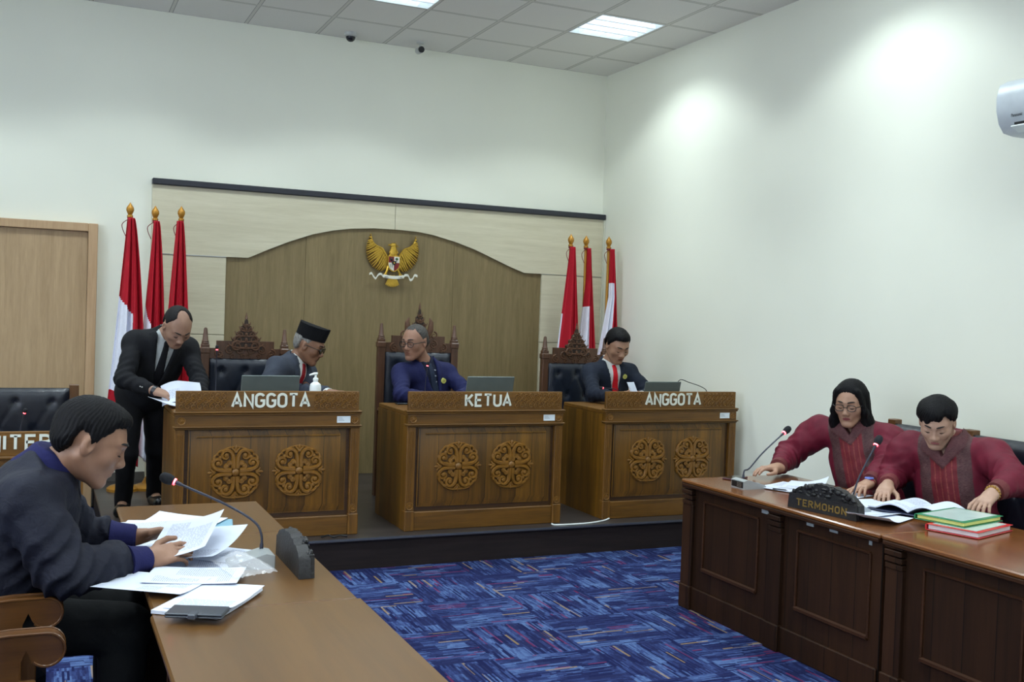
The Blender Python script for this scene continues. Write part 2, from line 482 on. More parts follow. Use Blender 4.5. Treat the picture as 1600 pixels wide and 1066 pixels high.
def hand_prims(w, d, n, side, curl=.35, s=1.0, spread=1.0, thumb=.6, curls=None):
    """w wrist, d finger direction, n direction the back of the hand faces, side +1 = thumb lies along +x where x = d x n"""
    d = nrm(d); n = np.array(n, float); n = nrm(n-d*(n@d)); x = np.cross(d, n)*side
    W = lambda a, b, c: w+s*(a*x+b*d+c*n)
    L = []
    M = np.array([x, d, n])
    L += [(('b', W(.0, .05, 0), M, (.039*s, .048*s, .0145*s), .013*s), .012, 'u')]
    L += [(('c', W(0, -.03, 0), W(0, .03, 0), .026*s, .025*s), .02, 'u')]
    ln = [.074, .083, .077, .06]; bx = [.029, .0095, -.0105, -.029]; sp = [.16, .05, -.06, -.2]
    for i in range(4):
        cu = (curls[i] if curls else curl*(1+.12*i)); a = 0; p = np.array([bx[i], .09-(.006 if i == 3 else 0)-(.003 if i == 0 else 0), .001]); r = .0098-(.0012 if i == 3 else 0)
        L += [(('c', W(*(p-V(0, .035, 0))), W(*p), .0105*s, r*s), .006, 'u')]
        for k, fr in enumerate((.45, .31, .24)):
            a += cu*(.75 if k == 0 else 1.0)
            q = p+ln[i]*fr*V(math.sin(sp[i]*spread)*math.cos(a), math.cos(a)*math.cos(sp[i]*spread), -math.sin(a))
            L += [(('c', W(*p), W(*q), (r-.0005*k)*s, (r-.0007*(k+1))*s), .0025, 'u')]
            p = q
    p0 = V(.03, .025, -.006); p1 = p0+V(.032, .028, -.014*thumb*2); p2 = p1+V(.012, .034, -.008*thumb); p3 = p2+V(-.004, .026, -.006*thumb)
    L += [(('c', W(.018, .018, -.003), W(*p1), .017*s, .0125*s), .01, 'u'), (('c', W(*p1), W(*p2), .012*s, .0112*s), .004, 'u'), (('c', W(*p2), W(*p3), .011*s, .0088*s), .003, 'u')]
    return L
def skin_mat(name, rgb, lips=False):
    t = NT(name); co = t.coord(); c = lin(rgb)
    n = t.noise(co, 18, 4, .6); n2 = t.noise(co, 90, 3)
    col = t.mix(1.0, c, t.ramp(n, [(.3, (.86, .82, .8)), (.7, (1.08, 1.06, 1.04))]), 'MULTIPLY')
    t.set(Base_Color=col, Roughness=.52); t.b.inputs['Subsurface Weight'].default_value = .0
    t.bump(n2, .15, .002); return t.m
def cloth(name, rgb, rough=.85, vary=.1, weave=350, sheen=.0, bump=.25):
    if name in MATS: return MATS[name]
    t = NT(name); co = t.coord(); c = lin(rgb)
    n = t.noise(co, 7, 4, .6); n2 = t.noise(co, weave, 2); n3 = t.noise(co, 22, 3, .6, .6)
    col = t.mix(1.0, c, t.ramp(n, [(.3, 1-vary), (.7, 1+vary)]), 'MULTIPLY')
    col = t.mix(1.0, col, t.ramp(n2, [(.3, .88), (.7, 1.12)]), 'MULTIPLY')
    t.set(Base_Color=col, Roughness=rough); t.b.inputs['Specular IOR Level'].default_value = .25
    if sheen: t.b.inputs['Sheen Weight'].default_value = sheen
    t.bump(t.math('ADD', t.math('MULTIPLY', n3, 1.0), t.math('MULTIPLY', n2, .06)), bump, .012)
    MATS[name] = t.m; return t.m
def hair_mat(name, rgb, grey=None):
    t = NT(name); co = t.coord(); c = lin(rgb)
    n = t.noise(t.mapping(co, (220, 220, 30)), 1.0, 3, .6); n2 = t.noise(co, 9, 3)
    col = t.mix(t.ramp(n, [(.35, 0), (.7, 1)]), c, lin(grey) if grey else tuple(min(1, v*1.5+.002) for v in c))
    t.set(Base_Color=col, Roughness=.55); t.b.inputs['Specular IOR Level'].default_value = .12; t.bump(n, .5, .004); return t.m

def wobble(X, Y, Z, s, ph):
    return (np.sin(X*s+1.3*np.sin(Y*s*.7+ph)+ph)*np.sin(Y*s*.9+1.1*np.sin(Z*s*.8+ph*2)+ph*1.7)*np.sin(Z*s*1.1+1.2*np.sin(X*s*.6)+ph*.6)).astype(np.float32)

class Person:
    def __init__(s, label, base, J, face, up=(0, 0, 1), hs=1.05, skin=(160, 120, 95), hf=.005, hc=.013, female=False, cat='person', chest_f=None, fat=1.0, sw=1.0, lips=None, hands=True):
        s.J = {k: V(*v) for k, v in J.items()}; s.hs = hs; s.hf = hf; s.hc = hc; s.fat = fat; s.sw = sw
        s.root = thing('person', label, cat, base)
        J = s.J
        s.HM = frame_from(face, up); s.hc_ = J['head']
        cu = nrm(J['neck']-J['pelvis']); r = J['shR']-J['shL']; r = nrm(r-cu*(r@cu)); f = np.cross(cu, r)   # right x forward = up
        s.CM = np.array([r, f, cu])
        s.skin = skin_mat('skin', skin); s.lipm = plain('lip_skin_%s' % label[:14], lips or tuple(int(a*b) for a, b in zip(skin, (.86, .74, .74))), .45)
    def cl(s, X, Y, Z):
        n = s.J['neck']; X = X-n[0]; Y = Y-n[1]; Z = Z-n[2]; M = s.CM
        return [M[i, 0]*X+M[i, 1]*Y+M[i, 2]*Z for i in range(3)]
    def cw(s, x, y, z): return s.J['neck']+x*s.CM[0]+y*s.CM[1]+z*s.CM[2]
    def hw(s, x, y, z): return s.hc_+s.hs*(x*s.HM[0]+y*s.HM[1]+z*s.HM[2])
    def hl(s, X, Y, Z):
        n = s.hc_; X = (X-n[0])/s.hs; Y = (Y-n[1])/s.hs; Z = (Z-n[2])/s.hs; M = s.HM
        return [M[i, 0]*X+M[i, 1]*Y+M[i, 2]*Z for i in range(3)]
    def torso(s, g=0.0):
        J = s.J; M = s.CM; L = np.linalg.norm(J['neck']-J['pelvis']); f = s.fat; w = s.sw
        sm = (J['shR']+J['shL'])/2; P = []
        P += [(('e', s.cw(0, .0, -.2), M, (.165*w+g, .112*f+g, .22+g)), .05, 'u')]
        P += [(('e', s.cw(0, .015, -L*.62), M, (.15*w*f+g, .115*f+g, .2+g)), .06, 'u')]
        P += [(('e', J['pelvis'], M, (.165*w+g, .12*f+g, .13+g)), .06, 'u')]
        P += [(('c', J['shR']*.86+sm*.14, J['shL']*.86+sm*.14, .062+g, .062+g), .05, 'u')]
        P += [(('c', sm, J['neck']+M[2]*.02, .08+g, .058+g*.6), .05, 'u')]
        return P
    def folds(s, amp=.006, f=75, ph=0.0):
        J = s.J
        def fn(X, Y, Z):
            o = 0
            for i, q in enumerate('RL'):
                a, e, w = J['sh'+q], J['el'+q], J['wr'+q]; u1 = nrm(e-a); u2 = nrm(w-e); b = nrm(u1+u2); n = nrm(np.cross(u1, u2)+1e-6)
                dx, dy, dz = X-e[0], Y-e[1], Z-e[2]; r2 = dx*dx+dy*dy+dz*dz
                t = dx*b[0]+dy*b[1]+dz*b[2]; sd = dx*n[0]+dy*n[1]+dz*n[2]
                wv = np.sin(t*f+1.4*np.sin(sd*28+ph+i)+ph+2*i)
                o = o+amp*np.exp(-r2/.018)*(np.abs(wv)*2-1)
                m_ = a+(e-a)*.25; dx, dy, dz = X-m_[0], Y-m_[1], Z-m_[2]; t = dx*u1[0]+dy*u1[1]+dz*u1[2]; sd = dx*n[0]+dy*n[1]+dz*n[2]
                o = o+amp*.6*np.exp(-(dx*dx+dy*dy+dz*dz)/.02)*np.sin(t*42+30*sd+ph)
                m_ = w+(e-w)*.35; dx, dy, dz = X-m_[0], Y-m_[1], Z-m_[2]; t = dx*u2[0]+dy*u2[1]+dz*u2[2]
                o = o+amp*.6*np.exp(-(dx*dx+dy*dy+dz*dz)/.008)*np.sin(t*95+1.5*np.sin((dx+dz)*50+ph)+ph)
            return o
        return fn
    def arms(s, g=0.0, a=.047, b=.038, c=.027, end=0.0, sides='RL', k=.03):
        J = s.J; P = []
        for q in sides:
            w = J['wr'+q]; e = J['el'+q]; w2 = w-nrm(w-e)*end
            P += [(('c', J['sh'+q], e, a+g, b+g), k, 'u'), (('c', e, w2, b+g, c+g), .02, 'u')]
        return P
    def legs(s, g=0.0, a=.082, b=.055, c=.038, end=0.0):
        J = s.J; P = []
        for q in 'RL':
            if 'kn'+q not in J: continue
            hip = J['pelvis']+s.CM[0]*(.085 if q == 'R' else -.085)
            kn = J['kn'+q]; an = J['an'+q]; an2 = an-nrm(an-kn)*end
            P += [(('c', hip, kn, a+g, b+g), .04, 'u'), (('c', kn, an2, b+g, c+g), .02, 'u')]
        return P
    def grid(s, P, h, fine=None, hf=None, pad=.03):
        lo = np.full(3, 1e9); hi = -lo
        for p, k, op in P:
            if p[0] == 'c':
                lo = np.minimum(lo, np.minimum(p[1]-p[3], p[2]-p[4])); hi = np.maximum(hi, np.maximum(p[1]+p[3], p[2]+p[4]))
            else:
                e = np.abs(np.array(p[2]).T)@np.array(p[3]); lo = np.minimum(lo, p[1]-e); hi = np.maximum(hi, p[1]+e)
        lo -= pad; hi += pad
        fr = [[], [], []]
        for c, r in (fine or []):
            for a in range(3): fr[a].append((c[a]-r, c[a]+r))
        return Field(*[axis(lo[a], hi[a], h, fr[a], hf) for a in range(3)])
    def body(s, handR=None, handL=None, neckr=.056):
        J = s.J; HP = head_prims(s.hc_, s.HM, s.hs)
        P = s.torso(-.014)+s.arms(-.013, c=.04)+s.legs(-.006)
        P += [(('c', J['neck']-s.CM[2]*.02, s.hw(0, -.025, -.045), neckr, neckr*.93), .03, 'u')]
        for q in 'RL':
            if 'an'+q in J:
                t = J['toe'+q]; P += [(('c', J['an'+q]-V(0, 0, .02), t, .035, .03), .02, 'u')]
        P += HP; fine = [(s.hc_+s.hs*s.HM[1]*.01, .135*s.hs)]
        for q, hd in (('R', handR), ('L', handL)):
            if hd:
                P += hand_prims(J['wr'+q], side=(1 if q == 'L' else -1)*hd.get('flip', 1), **{k: v for k, v in hd.items() if k != 'flip'})
                fine.append((J['wr'+q]+nrm(hd['d'])*.08, .115))
        G = s.grid(P, s.hc, fine, s.hf)
        for p, k, op in P: G.prim(p, k, op)
        v, q = G.mesh(); v = relax(v, q, 1, .3)
        lx, ly, lz = s.hl(v[:, 0], v[:, 1], v[:, 2])
        lip = (np.abs(lx) < .022) & (ly > .086) & (ly < .11) & (np.abs(lz+.063) < .0105-.30*np.abs(lx))
        mi = lip[q].sum(1) >= 3
        o = link('body', v, q, [s.skin, s.lipm], s.root, mi.astype(int)); s.bodyo = o
        return o
    def eyes(s, look=-.5, half=True, brow=(25, 20, 18), browh=.0):
        wm = plain('eye_white', (190, 185, 178), .3); im = plain('eye_iris', (25, 16, 12), .2); m = MB()
        if not half:
            for q in (-1, 1):
                c = s.hw(q*.033, .077, .004); m.ball(c, .0125*s.hs, 12, 0)
                ax = nrm(s.HM[1]+s.HM[2]*look*.6); m.ball(c+ax*.0055*s.hs, .0078*s.hs, 10, 1)
        else:   # lowered lids: the lash line and a sliver of eye
            for q in (-1, 1):
                pts = [s.hw(q*(.033+t*.014), .0905-.003*abs(t)-(.0045 if t*q*q > 0 else 0), -.003-.002*(1-t*t)) for t in (-1, -.5, 0, .5, 1)]
                m.tube(pts, [.0008*s.hs, .002*s.hs, .0024*s.hs, .002*s.hs, .0008*s.hs], 6, 1)
        m.build('eyes', [wm, im], s.root)
        b = MB(); bm = plain('brow_%d' % sum(brow), brow, .8)
        for q in (-1, 1):
            pts = [s.hw(q*(.012+.038*t),   .0995-.004*t-.0215*t*t, .028+.005*math.sin(t*2.6)+.003*(1-t)+browh) for t in (0, .25, .5, .75, 1)]
            b.tube(pts, [.0022*s.hs, .004*s.hs, .004*s.hs, .0032*s.hs, .0012*s.hs], 6, 0, flat=1)
        b.build('eyebrows', bm, s.root)
    def hair(s, style, mat, h=None, ph=1.0):
        """a shell over the skull, cut along a hairline given by azimuth (0 = front, 180 = nape)"""
        h = h or s.hf*.8; W = s.hw; M = s.HM; k = s.hs
        th = dict(short=.013, balding=.0055, crop=.005, bob=.012, tied=.016, grey=.0065, mid=.010)[style]
        R = (.077+th, .096+th, .086+th)
        P = [(('e', W(0, -.016, .034), M, tuple(a*k for a in R)), .01, 'u')]
        P += [(('e', W(0, -.042, -.01), M, ((.071+th)*k, (.062+th*.6)*k, .07*k)), .02, 'u')]
        if style in ('short', 'tied'): P += [(('e', W(0, .03, .085), M, (.055*k, .058*k, .036*k)), .03, 'u')]
        if style == 'bob':
            for q in (-1, 1):
                P += [(('c', W(q*.074, -.012, .05), W(q*.088, -.002, -.13), .022*k, .032*k), .03, 'u')]
                P += [(('c', W(q*.055, .05, .082), W(q*.084, .036, -.04), .015*k, .018*k), .02, 'u')]
                P += [(('c', W(q*.084, .036, -.04), W(q*.086, .022, -.17), .018*k, .02*k), .02, 'u')]
                P += [(('c', W(q*.088, .0, -.11), W(q*.074, .004, -.19), .034*k, .016*k), .03, 'u')]
            P += [(('e', W(0, -.062, -.06), M, (.088*k, .048*k, .12*k)), .04, 'u')]
        if style == 'tied':
            P += [(('e', W(0, -.105, .02), M, (.04*k, .034*k, .04*k)), .02, 'u')]
            for q in (-1, 1): P += [(('e', W(q*.062, -.01, .06), M, (.028*k, .06*k, .045*k)), .03, 'u')]
        G = s.grid(P, h)
        for p, kk, op in P: G.prim(p, kk, op)
        X, Y, Z = G.all(); x, y, z = s.hl(X, Y, Z); D = G.D
        phi = np.degrees(np.arctan2(np.abs(x), y+.012)); az = np.arctan2(x, y+.012)
        tab = dict(
            short=((0, .082), (25, .078), (45, .07), (58, .045), (68, .03), (78, -.012), (88, -.014), (94, .026), (112, .03), (124, -.03), (150, -.06), (180, -.066)),
            mid=((0, .086), (30, .084), (45, .074), (58, .05), (70, .03), (80, -.012), (88, -.012), (94, .026), (112, .03), (124, -.03), (150, -.055), (180, -.06)),
            crop=((0, .092), (20, .09), (38, .098), (52, .07), (66, .04), (78, -.004), (88, -.004), (94, .026), (112, .03), (124, -.03), (150, -.05), (180, -.055)),
            grey=((0, .092), (30, .09), (52, .06), (70, .03), (78, -.02), (88, -.02), (94, .026), (112, .03), (124, -.03), (150, -.05), (180, -.055)),
            balding=((0, .128), (22, .124), (44, .10), (66, .06), (76, .03), (84, .0), (89, .0), (94, .026), (112, .03), (124, -.03), (150, -.05), (180, -.055)),
            bob=((0, .082), (14, .08), (28, .07), (38, .045), (46, .0), (51, -.07), (54, -.14), (60, -.3), (180, -.3)),
            tied=((0, .05), (12, .056), (24, .044), (36, .052), (50, .046), (62, .034), (74, .016), (84, .006), (90, .02), (112, .026), (124, -.035), (150, -.05), (180, -.05)))[style]
        zl = np.interp(phi, [a for a, _ in tab], [b for _, b in tab]).astype(np.float32)
        if style == 'tied': zl = zl+.010*np.sin(az*11+1.0)*(phi < 60)+.02*np.clip(-x/.05, -1, 1)*(phi < 50)+.004
        if style == 'balding':
            r2 = np.sqrt((x/.043)**2+((y-.045)/.07)**2); bald = (1-r2)*.05; zl = np.where((z > .07) & (r2 < 1), np.maximum(zl, z+bald), zl)
        zl = zl+.0018*np.sin(az*37+ph)+.0012*np.sin(az*61)
        cut = zl-z; g = np.clip(-cut/.03, 0, 1)
        D = D+((1-g)*min(th*.75, .007)+.0011*np.sin(az*46+z*40+2*np.sin(z*60+ph))+.0008*np.sin(az*90+z*90))*k*(1 if style != 'balding' else .8)
        D = np.maximum(D, cut*k*.8)
        v, q = G.mesh(D.astype(np.float32))
        if len(q): v = relax(v, q, 1, .3)
        return link('hair', v, q, mat, s.root)
    def glasses(s, dark=False, frame=(20, 20, 22), r=.021, tk=.0017):
        m = MB(); fm = plain('spectacle_frame_%d' % sum(frame), frame, .35)
        for q in (-1, 1):
            ring = [s.hw(q*.033+r*1.12*math.copysign(abs(math.cos(a))**.75, math.cos(a)), .104-.006*abs(math.cos(a))**2, .002+r*.82*math.copysign(abs(math.sin(a))**.75, math.sin(a))) for a in np.linspace(0, 2*PI, 25)]
            m.tube(ring, tk*s.hs, 6)
            m.tube([s.hw(q*.056, .098, .006), s.hw(q*.076, .07, .007), s.hw(q*.085, .0, .006), s.hw(q*.084, -.012, -.004)], tk*s.hs, 6)
        m.tube([s.hw(-.011, .106, .005), s.hw(0, .11, .008), s.hw(.011, .106, .005)], tk*s.hs, 6)
        g = m.build('spectacles', fm, s.root)
        if dark: lm = plain('dark_lens', (14, 13, 14), .08)
        else:
            t = NT('clear_lens'); t.set(Base_Color=(1, 1, 1), Roughness=.03); t.b.inputs['Transmission Weight'].default_value = 1.0; t.b.inputs['IOR'].default_value = 1.08; t.b.inputs['Specular IOR Level'].default_value=.8; lm = t.m
        for q in (-1, 1):
            l = MB(); pts = [(q*.033+r*1.1*math.copysign(abs(math.cos(a))**.75, math.cos(a)), .002+r*.8*math.copysign(abs(math.sin(a))**.75, math.sin(a))) for a in np.linspace(0, 2*PI, 24, endpoint=False)]
            fr = [s.hw(a, .1035, b) for a, b in pts]; bk = [s.hw(a, .1018, b) for a, b in pts]; n = 24
            l.add(fr+bk, [tuple(range(n)), tuple(range(2*n-1, n-1, -1))]+[(i, i+n, (i+1) % n+n, (i+1) % n) for i in range(n)])
            l.build('lens', lm, g)
    def garment(s, name, P, mat, h=.009, cuts=None, wob=(.0035, 24, 1.0), attr=False, offs=None, k_relax=1, parent=None, folds=None):
        G = s.grid(P, h)
        for p, k, op in P: G.prim(p, k, op)
        X, Y, Z = G.all(); D = G.D
        if folds: D = D+s.folds(*folds)(X, Y, Z).astype(np.float32)
        if wob: D = D+wobble(X, Y, Z, wob[1], wob[2])*wob[0]+wobble(X, Y, Z, wob[1]*2.3, wob[2]+2)*wob[0]*.4
        L = s.cl(X, Y, Z)
        if offs is not None: D = D+offs(*L)
        if cuts is not None:
            for c in cuts: D = np.maximum(D, c(*L, X, Y, Z))
        v, q = G.mesh(D.astype(np.float32))
        if k_relax and len(q): v = relax(v, q, k_relax, .35)
        at = None
        if attr:
            l = s.cl(v[:, 0], v[:, 1], v[:, 2]); at = np.stack(l, 1)
        return link(name, v, q, mat, parent or s.root, attr=at)
    def suit(s, mat, shirt, tie=None, v_w=.055, v_d=.26, hem=None, h=.009, sh=.0, wide=1.0, tie_w=.018, hemz=None, lap=.045, end=.062, ph=1.0, cuffs=True):
        J = s.J
        P = s.torso(.02)+s.arms(.014, a=.052, b=.043, c=.033, end=end)
        P += [(('c', J['shR']-s.CM[2]*.0, J['shL'], .066, .066), .05, 'u')]
        def vcut(x, y, z, X, Y, Z):
            wz = v_w*np.clip((z+v_d)/v_d, 0, 1)**.8
            return np.minimum(wz-np.abs(x), np.minimum(y+.0, z+v_d))
        def neckcut(x, y, z, X, Y, Z): return np.minimum(z-.035-.5*np.maximum(-y, 0), .075-np.sqrt(x*x+(y-.01)**2))
        def lapel(x, y, z):
            wz = v_w*np.clip((z+v_d)/v_d, 0, 1)**.8; b = np.abs(x)-wz
            lw = lap*(.5+.5*np.clip((z+v_d)/v_d, 0, 1))
            return np.where((b > 0) & (b < lw) & (y > 0) & (z > -v_d), -.006, 0).astype(np.float32)
        cuts = [vcut, neckcut]
        if hem is not None: cuts.append(lambda x, y, z, X, Y, Z: -(z-hem))
        jk = s.garment('jacket', P, mat, h, cuts, (.0045, 21, ph), offs=lapel, folds=(.007, 70, ph))
        # shirt: body of it shows in the V; cuffs at the wrists
        S = s.torso(.008)+[(('c', J['neck']-s.CM[2]*.03, J['neck']+s.CM[2]*.035+s.CM[1]*.006, .064, .06), .02, 'u')]
        s.garment('shirt', S, shirt, h, [lambda x, y, z, X, Y, Z: -(z+.5), lambda x, y, z, X, Y, Z: np.minimum(z-.02-.9*np.maximum(-y, 0)-.6*np.abs(x)*(y > 0), 1)], None)
        Cf = []
        for q in ('RL' if cuffs else ''):
            e, w_ = J['el'+q], J['wr'+q]; u = nrm(w_-e); L = np.linalg.norm(w_-e); m = MB()
            m.tube([w_-u*.05, w_-u*.006], [.039, .037], 14); m.build('cuff', shirt, s.root)
        if tie is not None:
            def tcut(x, y, z, X, Y, Z):
                wz = tie_w*(1+1.2*np.clip((-z-.02)/.35, 0, 1)); return np.maximum(np.maximum(np.abs(x)-wz, -y+.02), np.maximum(z-.015, -z-.38))
            T = s.torso(.0165)+[(('e', s.cw(0, .068, -.02), s.CM, (.02, .016, .022)), .01, 'u')]
            s.garment('tie', T, tie, h*.8, [tcut], None, k_relax=0)
        return jk
    def trousers(s, mat, h=.012, g=.016, end=-.03):
        P = s.legs(g, end=end)+[(('e', s.J['pelvis'], s.CM, (.17, .13, .12)), .05, 'u')]
        return s.garment('trousers', P, mat, h, None, (.004, 22, 2.0))
    def shoes(s, mat):
        for q in 'RL':
            a, t = s.J['an'+q], s.J['toe'+q]
            heel = a.copy(); heel[2] = t[2]
            P = [(('c', heel-nrm(t-heel)*.03, t, .042, .043), .02, 'u'), (('c', a+V(0, 0, .01), heel, .05, .045), .02, 'u')]
            z0 = t[2]-.03
            s.garment('shoe', P, mat, .007, [lambda x, y, z, X, Y, Z: z0-Z+0*X], None)
# ------------------------------------------------------------------ materials of the place
def mat_wall():
    t = NT('cream_paint'); co = t.coord(); n = t.noise(co, 1.2, 3); n2 = t.noise(co, 60, 3)
    col = t.mix(1.0, lin((234, 235, 220)), t.ramp(n, [(.3, .98), (.7, 1.02)]), 'MULTIPLY')
    t.set(Base_Color=col, Roughness=.7); t.b.inputs['Specular IOR Level'].default_value = .3; t.bump(n2, .04, .003); return t.m
def mat_ceiling():
    t = NT('ceiling_tile'); co = t.coord(); s = t.n('ShaderNodeSeparateXYZ', i0=co)
    def ln(o, off):
        f = t.math('FRACT', t.math('DIVIDE', t.math('SUBTRACT', o, off), .6))
        d = t.math('ABSOLUTE', t.math('SUBTRACT', f, .5)); return d
    d = t.math('MAXIMUM', ln(s.outputs[0], GX), ln(s.outputs[1], GY))     # .5 on the line
    bar = t.math('GREATER_THAN', d, .5-.012/.6); edge = t.math('GREATER_THAN', d, .5-.017/.6)
    n = t.noise(co, 260, 3, .7)
    col = t.mix(1.0, lin((232, 230, 226)), t.ramp(n, [(.35, .93), (.6, 1.03)]), 'MULTIPLY')
    col = t.mix(edge, col, lin((150, 150, 148))); col = t.mix(bar, col, lin((214, 212, 206)))
    t.set(Base_Color=col, Roughness=.9); t.bump(t.math('SUBTRACT', n, t.math('MULTIPLY', edge, 2.0)), .2, .003); return t.m
def mat_carpet():
    t = NT('blue_carpet_tile'); co = t.coord(); s = t.n('ShaderNodeSeparateXYZ', i0=co); T = .5
    x, y = t.math('DIVIDE', s.outputs[0], T), t.math('DIVIDE', s.outputs[1], T)
    fx, fy = t.math('FLOOR', x), t.math('FLOOR', y)
    par = t.math('MODULO', t.math('ABSOLUTE', t.math('ADD', fx, fy)), 2.0)
    par = t.math('GREATER_THAN', par, .5); npar = t.math('SUBTRACT', 1.0, par)
    # u across the yarn rows, v along them; turned a quarter on every other tile
    u = t.math('ADD', t.math('MULTIPLY', x, par), t.math('MULTIPLY', y, npar))
    v = t.math('ADD', t.math('MULTIPLY', y, par), t.math('MULTIPLY', x, npar))
    def wn(a, b, c=0.0, sa=1, sb=1):
        cb = t.n('ShaderNodeCombineXYZ', i0=t.math('FLOOR', t.math('MULTIPLY', a, sa)), i1=t.math('FLOOR', t.math('MULTIPLY', b, sb)), i2=c)
        return t.n('ShaderNodeTexWhiteNoise', _noise_dimensions='3D', Vector=cb).outputs[0]
    row = t.math('MULTIPLY', u, 48.0)
    jit = wn(u, u, 3.0, 48, 48)
    vj = t.math('ADD', v, t.math('MULTIPLY', jit, .12))
    blk = wn(u, t.math('ADD', v, t.math('MULTIPLY', wn(u, u, 9.0, 7, 7), 3.3)), 1.0, 7, 3.2)         # broad patches
    fine = wn(u, vj, 2.0, 48, 6); fine2 = wn(u, v, 5.0, 96, 22)
    f = t.math('ADD', t.math('MULTIPLY', blk, .5), t.math('ADD', t.math('MULTIPLY', fine, .34), t.math('MULTIPLY', fine2, .16)))
    col = t.ramp(f, [(.3, lin((32, 38, 76))), (.46, lin((42, 52, 96))), (.62, lin((56, 72, 118))), (.8, lin((80, 102, 146)))])
    seg = wn(u, v, 7.0, 38, 1.8); seg2 = wn(u, v, 8.0, 26, 5)
    red = t.math('GREATER_THAN', seg, .945); red = t.math('MULTIPLY', red, t.math('GREATER_THAN', seg2, .3))
    col = t.mix(t.math('MULTIPLY', red, .55), col, lin((118, 34, 66)))
    g = wn(u, v, 11.0, 38, 3); gold = t.math('GREATER_THAN', g, .972)
    col = t.mix(t.math('MULTIPLY', gold, .5), col, lin((170, 140, 80)))
    dk = wn(u, vj, 13.0, 48, 4); col = t.mix(t.math('GREATER_THAN', dk, .8), col, lin((24, 30, 70)))
    n = t.noise(co, 420, 2); col = t.mix(1.0, col, t.ramp(n, [(.3, .75), (.7, 1.2)]), 'MULTIPLY')
    t.set(Base_Color=col, Roughness=.98); t.b.inputs['Specular IOR Level'].default_value = .08
    t.bump(n, .5, .004); return t.m
M_WALL, M_CEIL, M_CARP = mat_wall(), mat_ceiling(), mat_carpet()
TEAK = wood('teak', (60, 38, 8), (128, 85, 24), .42, 'z', 1.0, plank=0)
TEAKX = wood('teak_across', (70, 45, 9), (126, 84, 24), .42, 'x', 1.0)
TEAKP = wood('teak_panel', (56, 38, 7), (132, 88, 20), .4, 'z', .8, plank=.115)
TEAKD = wood('teak_dark', (44, 26, 10), (78, 50, 20), .45, 'x', 1.0)
CARVE = plain('carved_teak', (122, 82, 26), .36, vary=.15, scale=30)
CHAIRW = wood('chair_teak', (54, 34, 22), (94, 62, 42), .4, 'z', 1.2)
CHAIRC = plain('chair_carving', (88, 58, 38), .38, vary=.18, scale=40)
MAHOG = wood('mahogany', (34, 20, 11), (58, 35, 20), .55, 'z', 1.0, plank=.16, spec=.15)
MAHOGX = wood('mahogany_moulding', (40, 23, 13), (68, 41, 25), .45, spec=.15, axis='y')
TOPW = wood('table_top', (84, 48, 22), (130, 80, 38), .2, 'y', .35, contrast=.8, coat=.3)
TOPL = wood('table_top_oak', (76, 50, 22), (110, 76, 36), .3, 'y', .35, contrast=.8, coat=.2)
VENEER = wood('backdrop_veneer', (110, 94, 60), (140, 122, 84), .5, 'z', 3.0, contrast=.9)
PALE = wood('pale_laminate', (196, 188, 160), (218, 211, 186), .5, 'x', 1.6)
DOORV = wood('door_veneer', (160, 132, 96), (186, 158, 120), .5, 'z', 3.0)
DOORF = wood('door_frame_wood', (174, 140, 102), (198, 166, 128), .45, 'z', 2.0)
STAGEM = wood('stage_laminate', (38, 34, 34), (66, 60, 58), .35, 'x', .8, plank=0)
STAGEF = wood('stage_riser', (24, 19, 20), (44, 35, 34), .7, 'x', .8, spec=.2)
BLACKTR = plain('black_trim', (40, 42, 50), .4)
LEATHER = plain('navy_leather', (24, 30, 42), .33, vary=.12, scale=20, bump=.2, bscale=160)
LEATHB = plain('black_leather', (20, 24, 34), .33, vary=.12, scale=20, bump=.2, bscale=160)
STEEL = plain('brushed_steel', (170, 172, 172), .3, .9)
WHITEP = plain('white_plastic', (232, 238, 236), .35)
CREAML = plain('white_letter_paint', (214, 216, 202), .5)
GOLD = plain('gold_paint', (196, 158, 62), .33, .75, vary=.12, scale=60)
GOLDM = plain('flagpole_gold', (176, 124, 40), .38, .35)
DARK = plain('black_plastic', (20, 21, 24), .4)
GREYP = plain('grey_plastic', (120, 126, 128), .38, .2)
# ------------------------------------------------------------------ the room
def glow(name, strength, rgb=(225, 245, 255)):
    t = NT(name); t.set(Base_Color=(.9, .9, .9)); t.b.inputs['Emission Color'].default_value = lin(rgb)+(1,); t.b.inputs['Emission Strength'].default_value = strength; return t.m
FILL_LEFT = glow('fill_glow_left', FILL_W, (222, 236, 255))  # glow of the invented fill panes on the left wall
RXL, RYF = -4.6, -3.4
def structure(name, lo, hi, mat, bev=0):
    m = MB(); m.box(lo, hi, 0, bev); o = m.build(name, mat); o['kind'] = 'structure'; return o
structure('floor', (RXL-.1, RYF-.1, -.1), (WX+.1, WY+.1, 0), M_CARP)
structure('wall_back', (RXL-.1, WY, 0), (WX+.1, WY+.12, CEIL), M_WALL)
structure('wall_right', (WX, RYF, 0), (WX+.12, WY, CEIL), M_WALL)
structure('wall_left', (RXL-.12, RYF, 0), (RXL, WY, CEIL), M_WALL)
structure('wall_front', (RXL-.1, RYF-.12, 0), (WX+.1, RYF, CEIL), M_WALL)
